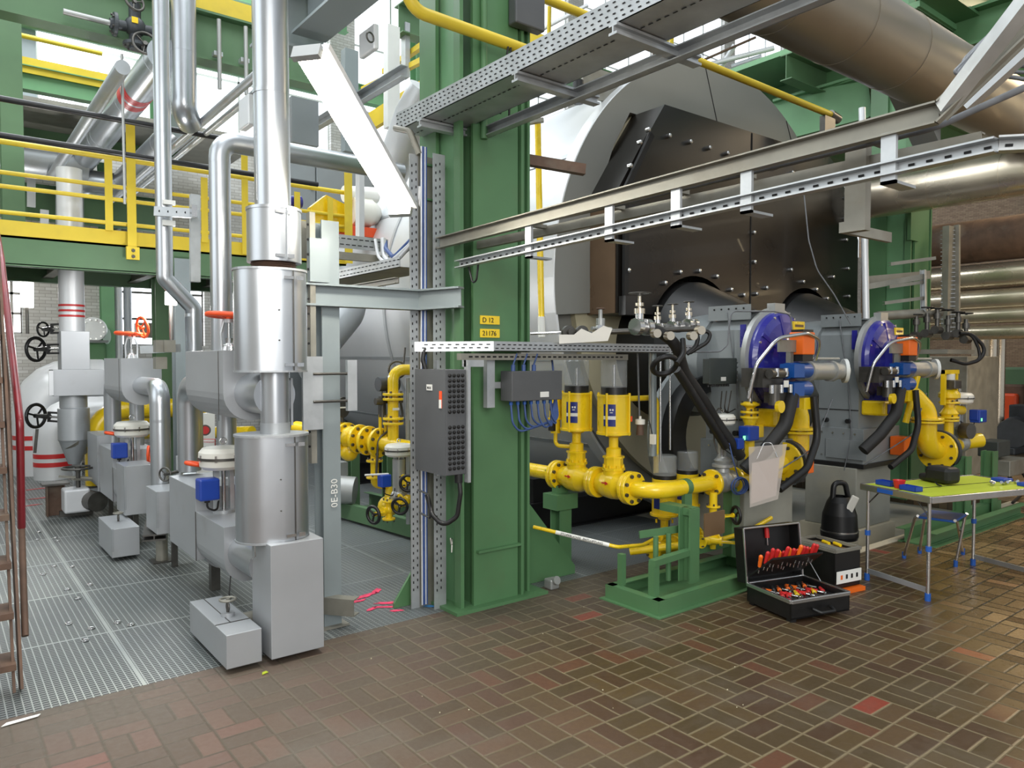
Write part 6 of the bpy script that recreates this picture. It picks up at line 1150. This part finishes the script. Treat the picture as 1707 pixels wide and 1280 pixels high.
# ---------------- above the boiler ----------------
a=gy(704,28,3.72); yt=ONE('yellow_tube','bent yellow tube crossing high in front of the green column','pipe',MB().tube([V((2.12,3.72,4.3)),V((2.16,3.72,a.z+.02)),V((3.25,3.72,a.z))],.036,.12,14),'yrail')
ONE('black_cable','pair of thin black cables dropping from the yellow tube','cable',MB().cyl((2.86,3.7,a.z-.02),(2.86,3.78,3.15),.007,n=6).cyl((2.88,3.7,a.z-.02),(2.93,3.78,3.15),.007,n=6),'rub')
a=gy(1102,74,4.1); b=gy(1384,191,4.1); yl=T('yellow_lance','long yellow tube running over the boiler top towards the far column','pipe',(5,4.1,a.z)); P('tube',MB().cyl((3.4,4.1,a.z),(b.x,4.1,b.z),.033,n=12),'yrail',yl); P('end_valve',MB().cyl(b,b+V((.15,0,-.02)),.05,n=12).box(b+V((-.15,-.03,-.2)),b+V((.05,.03,-.04))),'dsteel',yl)
ONE('grey_enclosure','grey box fixed high on the right side of the green column','electrical box',MB().box(gw(860,36,4.75),gw(896,-60,4.95)),'gbox',bev=.01)
ONE('steel_bracket','brown steel channel sticking out right of the column below the wide tray','bracket',MB().chan((3.2,4.0,2.98),(3.62,3.8,2.93),.07,.06),'rust')
dk=T('upper_deck','green steel deck above the right end of the boiler','platform',(11,5,5.2)); P('deck_plate',MB().box((8.0,3.5,5.2),(14,6.6,5.26)),'green2',dk)
for y in(3.6,5.0,6.5): P('deck_beam',MB().ibeam((8.0,y,5.05),(14,y,5.05),.3,.15),'greend',dk)
ONE('green_beam','green beam with pale web right of the boiler top','beam',MB().ibeam(gw(1290,205,9.5),gw(1450,160,8.9),.55,.16,t=.03),'green2')
ONE('green_beam','green roof beam over the far column at the top edge','beam',MB().ibeam((8.9,-1.5,5.15),(8.9,7,5.15),.4,.25,t=.03),'green')
ONE('green_beam','green cross beam at the very top right','beam',MB().ibeam((7.2,3.4,5.5),(13,3.4,5.5),.45,.25,t=.03),'green')
ONE('boiler_top_beam','green beam over the boiler drum left of the front','beam',MB().ibeam((3.5,6.2,4.78),(9,6.2,4.78),.28,.16),'greend')
ONE('boiler_top_toe_board','yellow plate on the green beam over the boiler drum','toe board',MB().box((4.6,6.1,4.9),(5.6,6.12,5.05)),'yrail')
ONE('grating_step','small grating step on top of the boiler drum','step',MB().box(gw(972,158,6.6),gw(1030,128,6.9)),'galvd')
ONE('black_stub','black round stub standing on the boiler drum','stub',MB().cyl(gw(964,172,6.6),gw(964,135,6.6),.05,n=12),'blk')
for i,(p,q_,c_,r_) in enumerate((((1155,95),(1195,112),'red',.035),((1235,118),(1300,142),'red',.03),((1110,115),(1112,60),'yrail',.03),((1118,115),(1120,60),'yrail',.03),((915,60),(916,10),'yrail',.03),((905,75),(1010,15),'rust',.025),((880,62),(980,8),'wpipe',.03),((1130,100),(1250,50),'wpipe',.03),((1150,110),(1260,62),'rust',.02),((1165,112),(1290,80),'wpipe',.04),((1200,115),(1225,75),'wpipe',.04),((1272,165),(1273,95),'wpipe',.05),((1308,150),(1306,112),'wpipe',.04),((1220,112),(1270,95),'galv',.05),((1262,165),(1330,145),'rust',.03),((1090,95),(1092,50),'rust',.02))):
    ONE('roof_pipe','%s thin pipe seen against the bright wall over the boiler'%{'red':'red','yrail':'yellow','rust':'brown','wpipe':'white','galv':'grey'}[c_],'pipe',MB().cyl(gw(*p,10.6+.1*i),gw(*q_,10.4+.1*i),r_,n=8),c_,group='%s thin pipes against the bright wall over the boiler'%{'red':'red','yrail':'yellow','rust':'brown','wpipe':'white','galv':'grey'}[c_])
ONE('hanging_wire','thin wire hanging in front of the black windbox','cable',MB().tube([gw(1340,320,6.2),gw(1348,400,6.2),gw(1362,450,6.2),gw(1390,490,6.2),gw(1418,540,6.2)],.006,.3,6),'cabg')
# ---------------- behind the boiler post: second gas train ----------------
g2=T('gas_pipe','yellow gas main of the rear train seen left of the column between post and ladder','gas pipe',(3.2,6.3,.6)); q0=gw(545,722,6.6); q1=gw(690,748,6.0)
P('pipe_run',MB().cyl(q0+(q0-q1)*.4,q1+(q1-q0)*.6,.062,n=20),'yel',g2); d=(q1-q0).normalized()
for px in(566,580,602,617,635): 
    f=(px-545)/145; flange(g2,q0.lerp(q1,f),d,.125,.03,n=8,br=.014)
c=q0.lerp(q1,.27); P('check_valve',MB().ball(c,.1,16).ball(c+V((0,0,-.13)),.08,14),'yel',g2)
c=q0.lerp(q1,.19); P('blank_disc',MB().cyl(c+V((0,0,.12)),c+V((0,0,.18)),.015,n=8).cyl(c+V((.01,-.01,.25)),c+V((0,.01,.25)),.09,n=22),'dsteel',g2,label='round steel blank disc'); P('disc_bar',MB().bar(c+V((-.06,-.03,.25)),c+V((.06,-.03,.25)),.01,.012),'wht',g2)
c=q0.lerp(q1,.78); P('riser',MB().tube([c,c+V((0,0,.62)),c+V((.35,.0,.62))],.045,.09,16),'yel',g2); 
for z in(.18,.22,.38,.42): flange(g2,c+V((0,0,z)),(0,0,1),.085,.02,n=4,br=.01)
P('tag',MB().box(c+V((-.03,-.05,.29)),c+V((.03,-.045,.31))),'wht',g2)
c=q0.lerp(q1,.66); P('vent_stub',MB().cyl(c+V((-.02,0,0)),c+V((-.02,0,.24)),.014,n=8).cyl(c+V((.03,0,0)),c+V((.03,0,.24)),.014,n=8),'yel',g2); P('vent_valve',MB().cyl(c+V((0,0,.22)),c+V((0,0,.34)),.035,n=10).tube([c+V((0,0,.34)),c+V((.0,0,.5)),c+V((.2,0,.62)),c+V((.22,0,.8))],.008,.08,6),'dsteel',g2)
c=q0.lerp(q1,.57); P('drop_leg',MB().tube([c,c+V((0,0,-.28)),c+V((.0,0,-.36)),c+V((.12,0,-.38))],.035,.06,14),'yel',g2); flange(g2,c+V((0,0,-.16)),(0,0,1),.07,.018,n=4,br=.008); flange(g2,c+V((0,0,-.3)),(0,0,1),.07,.018,n=4,br=.008)
P('strainer',MB().ball(c+V((.1,-.05,-.55)),.09,16).cyl(c+V((.1,-.05,-.55)),c+V((.14,0,-.4)),.035,n=12),'yel',g2)
c=gw(573,825,6.4); P('hook_rod',MB().tube([gw(560,722,6.3),gw(562,745,6.3),gw(552,760,6.3),gw(556,800,6.3),gw(556,828,6.3)],.008,.03,8),'chrome',g2)
cv3=T('control_valve','small white topped control valve of the rear gas train left of the cable ladder','control valve',gw(667,830,5.9)); c=gw(665,828,5.9); actuator(cv3,c.x,c.y,c.z,c.z+.42,.115,blue=(-.16,-.05),sc=.95); P('valve_body',MB().cyl(c+V((0,0,-.02)),c+V((0,0,.3)),.05,n=16).ball(c,.07,14),'silv',cv3)
P('signal_rod',MB().cyl(c+V((-.32,-.05,.21)),c+V((-.12,-.05,.2)),.008,n=6),'wht',cv3)
for lb,(px,py),wv,whr in(('rear yellow gate valve with black handwheel pointing left, lowest of three',(648,850),(-.16,-.05,-.01),.065),('rear yellow gate valve with black handwheel under the white control valve',(680,832),(-.14,-.12,-.02),.06),('rear yellow gate valve with black handwheel, highest beside the cable ladder',(686,800),(-.1,-.12,0),.06)):
    gate(lb,gw(px,py,5.85),(0,0,1) if px<660 else (1,0,0),.14,.045,wv,whr)
sk2=T('pipe_skid','long dark green steel skid under the rear gas train','support frame',(2.8,6.6,0)); A=gz(540,858);B=gz(700,905); dd=(B-A).normalized(); n2=V((-dd.y,dd.x,0)) 
P('front_channel',MB().chan(A+V((0,0,.1)),B+dd*.6+V((0,0,.1)),.15,.07),'greend',sk2); P('rear_channel',MB().chan(A+n2*.55+V((0,0,.1)),B+dd*.6+n2*.55+V((0,0,.1)),.15,.07,(0,0,1),-1),'greend',sk2)
for f in(.05,.45,.9): p_=A+(B-A)*f; P('post',MB().ibeam(p_+n2*.3,p_+n2*.3+V((0,0,q0.z-.1)),.1,.1,dd),'greend',sk2)
ONE('grey_motor','small silver motor standing behind the rear gas train','machine',MB().cyl(gw(557,815,7.4),gw(592,818,7.4),.14,n=20).box(gw(550,790,7.6),gw(580,770,7.5)),'silv')
dt=T('transmitter','blue grey pressure transmitter with black valves in front of the boiler flange','instrument',gw(645,640,6.2)); c=gw(648,640,6.2); P('head',MB().cyl(c+V((-.1,0,.0)),c+V((.08,0,0)),.06,n=16).cyl(c,c+V((0,0,-.1)),.03,n=12),'iron',dt); P('valve_block',MB().box(c+V((-.08,-.03,-.16)),c+V((.12,.03,-.1))).cyl(c+V((-.14,-.03,-.14)),c+V((-.08,-.03,-.14)),.03,n=10),'dsteel',dt); P('coil_tube',MB().torus(c+V((.08,0,.12)),(.5,1,0),.07,.01,18,6).tube([c+V((.1,0,-.1)),c+V((.14,0,-.3)),c+V((-.1,.0,-.45)),c+V((-.12,0,-.75))],.01,.1,6),'dsteel',dt); P('stand_tube',MB().cyl(c+V((.18,0,-1.2)),c+V((.18,0,.05)),.02,n=8),'galv',dt)
pipe('duct_branch','grey duct branch leaving the rear boiler drum above the cross beam','duct',[gw(588,455,7.9),gw(578,520,7.8),gw(540,565,7.5)],.19,'alu2',bend=.2,bands=[(0,.5)])
ONE('steel_grid','grey perforated wall rail left of the column near the rear gas train','rail',MB().chan(gw(688,700,4.8),gw(688,655,4.8),.08,.05,(0,1,0)),'galv')
# background between the inner risers
wp=T('warning_sign','white sign with a red border hanging between the inner risers','sign',gw(343,737,6.6)); P('board',MB().ob(gw(343,740,6.6),(.17,.01,.09),RT,FWD),'red',wp); P('white_field',MB().ob(gw(343,740,6.58),(.155,.01,.077),RT,FWD),'wht',wp)
a=gw(331,738,6.55); text(wp,'Warmwasser',a,RT,(0,0,1),.026,'red'); text(wp,'nicht schalten',gw(331,746,6.55),RT,(0,0,1),.02,'blk')
cp2=T('panel_stand','white upright sheet panel behind the warning sign','panel',gw(343,810,6.9)); P('sheet',MB().box(V((*gw(328,800,7.0)[:2],0)),gw(358,688,7.05)),'wht',cp2); P('round_gauge',MB().cyl(gw(342,717,6.85),gw(342,717,6.8),.05,n=18),'dsteel',cp2); P('gauge_face',MB().cyl(gw(342,717,6.8),gw(342,717,6.79),.036,n=18),'red',cp2)
for i,px in enumerate((190,208,226,245)):
    c=gw(px,693,9.4+.1*i); r_=T('far_valve','small dark valve with yellow flanges in the row behind the control valve','valve',c,'row of small valves behind the far control valve'); P('body',MB().cyl(c+V((0,0,-.02)),c+V((0,0,.25)),.05,n=10),'dsteel',r_); P('yellow_flange',MB().cyl(c+V((0,0,-.06)),c+V((0,0,-.02)),.09,n=12),'yel',r_); P('yellow_pipe',MB().cyl(c+V((0,0,-.3)),c+V((0,0,-.06)),.04,n=10),'yel',r_)
ONE('far_yellow_pipe','yellow pipe running behind the far control valve','gas pipe',MB().cyl(gw(205,722,9.5),gw(420,720,8.6),.07,n=14),'yel')
ONE('white_cabinet','white cabinet with blue parts behind the far white control valve','cabinet',MB().box(gw(147,720,10.4),gw(166,665,10.5)),'wht',bev=.01)
ONE('steel_platform','small grey step platform in front of the lower window','platform',MB().box(gw(232,562,9.6),gw(262,540,10)),'galvd')
ONE('dark_post','dark green post behind the jogged riser below the gallery','post',MB().ibeam((gw(272,600,9).x,gw(272,600,9).y,0),(gw(272,600,9).x,gw(272,600,9).y,zb-.2),.2,.2,(0,1,0)),'greend')
ONE('grey_post','grey post under the gallery between the inner risers','post',MB().ibeam((gw(303,600,8).x,gw(303,600,8).y,0),(gw(303,600,8).x,gw(303,600,8).y,zb-.1),.16,.16,(0,1,0)),'gpost')
# ---------------- marks and crumbs on the floor ----------------
def splat(name,label,px,py,rx,ry,m_,rot=0,seed=1,g=None):
    c=gz(px,py); rn=random.Random(seed); pts=[]
    for i in range(18):
        t=2*math.pi*i/18; k=rn.uniform(.6,1.15); x=math.cos(t)*rx*k;y=math.sin(t)*ry*k; pts.append((c.x+x*math.cos(rot)-y*math.sin(rot),c.y+x*math.sin(rot)+y*math.cos(rot)))
    return ONE(name,label,'spray mark',MB().prism(pts,(0,0,.001),(1,0,0),(0,1,0),.002),m_,g)
for i,(x,y,rx,ry,ro) in enumerate(((610,993,.09,.03,.3),(628,985,.06,.03,.8),(593,1003,.07,.02,.1),(650,1005,.1,.025,-.6),(640,1012,.08,.02,-.5),(572,1010,.05,.02,.2),(620,1015,.05,.02,.4),(660,1018,.05,.02,-.4))): splat('pink_mark','pink spray paint stroke on the grating left of the green column',x,y,rx,ry,'pink',ro,i,'pink spray strokes left of the column')
for i,(x,y,rx,ry) in enumerate(((695,1000,.16,.025),(712,1010,.12,.02))): splat('blue_mark','blue spray paint stroke on the grating at the foot of the cable ladder, %s one'%('longer','shorter')[i],x,y,rx,ry,'bluespray',-.9,i+20)
for i,(x,y,rx,ry) in enumerate(((62,815,.12,.03),(70,830,.15,.03),(55,842,.1,.03))): splat('red_mark','faded red spray stroke on the grating far left behind the stair',x,y,rx,ry,'red',.2,i+30,'faded red strokes far left')
for i,(x,y) in enumerate(((152,1048),(142,1068),(196,1038),(218,1042),(115,1040),(72,958),(62,900),(92,897),(130,998),(150,975),(65,887),(96,902),(120,945),(90,944),(112,983))):
    c=gz(x,y); ONE('grating_clip','small bright ring clip where the grating panels meet','clip',MB().torus(c+V((0,0,.004)),(0,0,1),.018,.004,14,6),'chrome',group='grating clips')
ONE('paper_scrap','curled scrap of pale paper on the bricks at the lower left corner','scrap',MB().prism([(0,0),(.15,.03),(.16,.05),(.02,.03)],gz(2,1212,.004),(.9,-.1,0),(.1,.9,.05),.003),'wht')
ONE('green_scrap','tiny yellow green scrap at the foot of the tall casing','scrap',MB().prism([(0,0),(.035,.01),(.03,.03),(.01,.025)],gz(437,1125,.003),(1,0,0),(0,1,0),.004),'lime')
ONE('white_block','tiny white block on the grating behind the grey post','scrap',MB().box(gz(558,900,0),gz(563,898,.03)+V((.02,.02,0))),'wht')
rn=random.Random(5)
for i in range(14):
    c=gz(rn.uniform(600,1250),rn.uniform(1010,1200)); ONE('crumb','tiny pale crumb of mortar on the brick floor','crumb',MB().ball(c+V((0,0,.003)),.0025+rn.random()*.002,6),'cream',group='mortar crumbs on the brick floor')
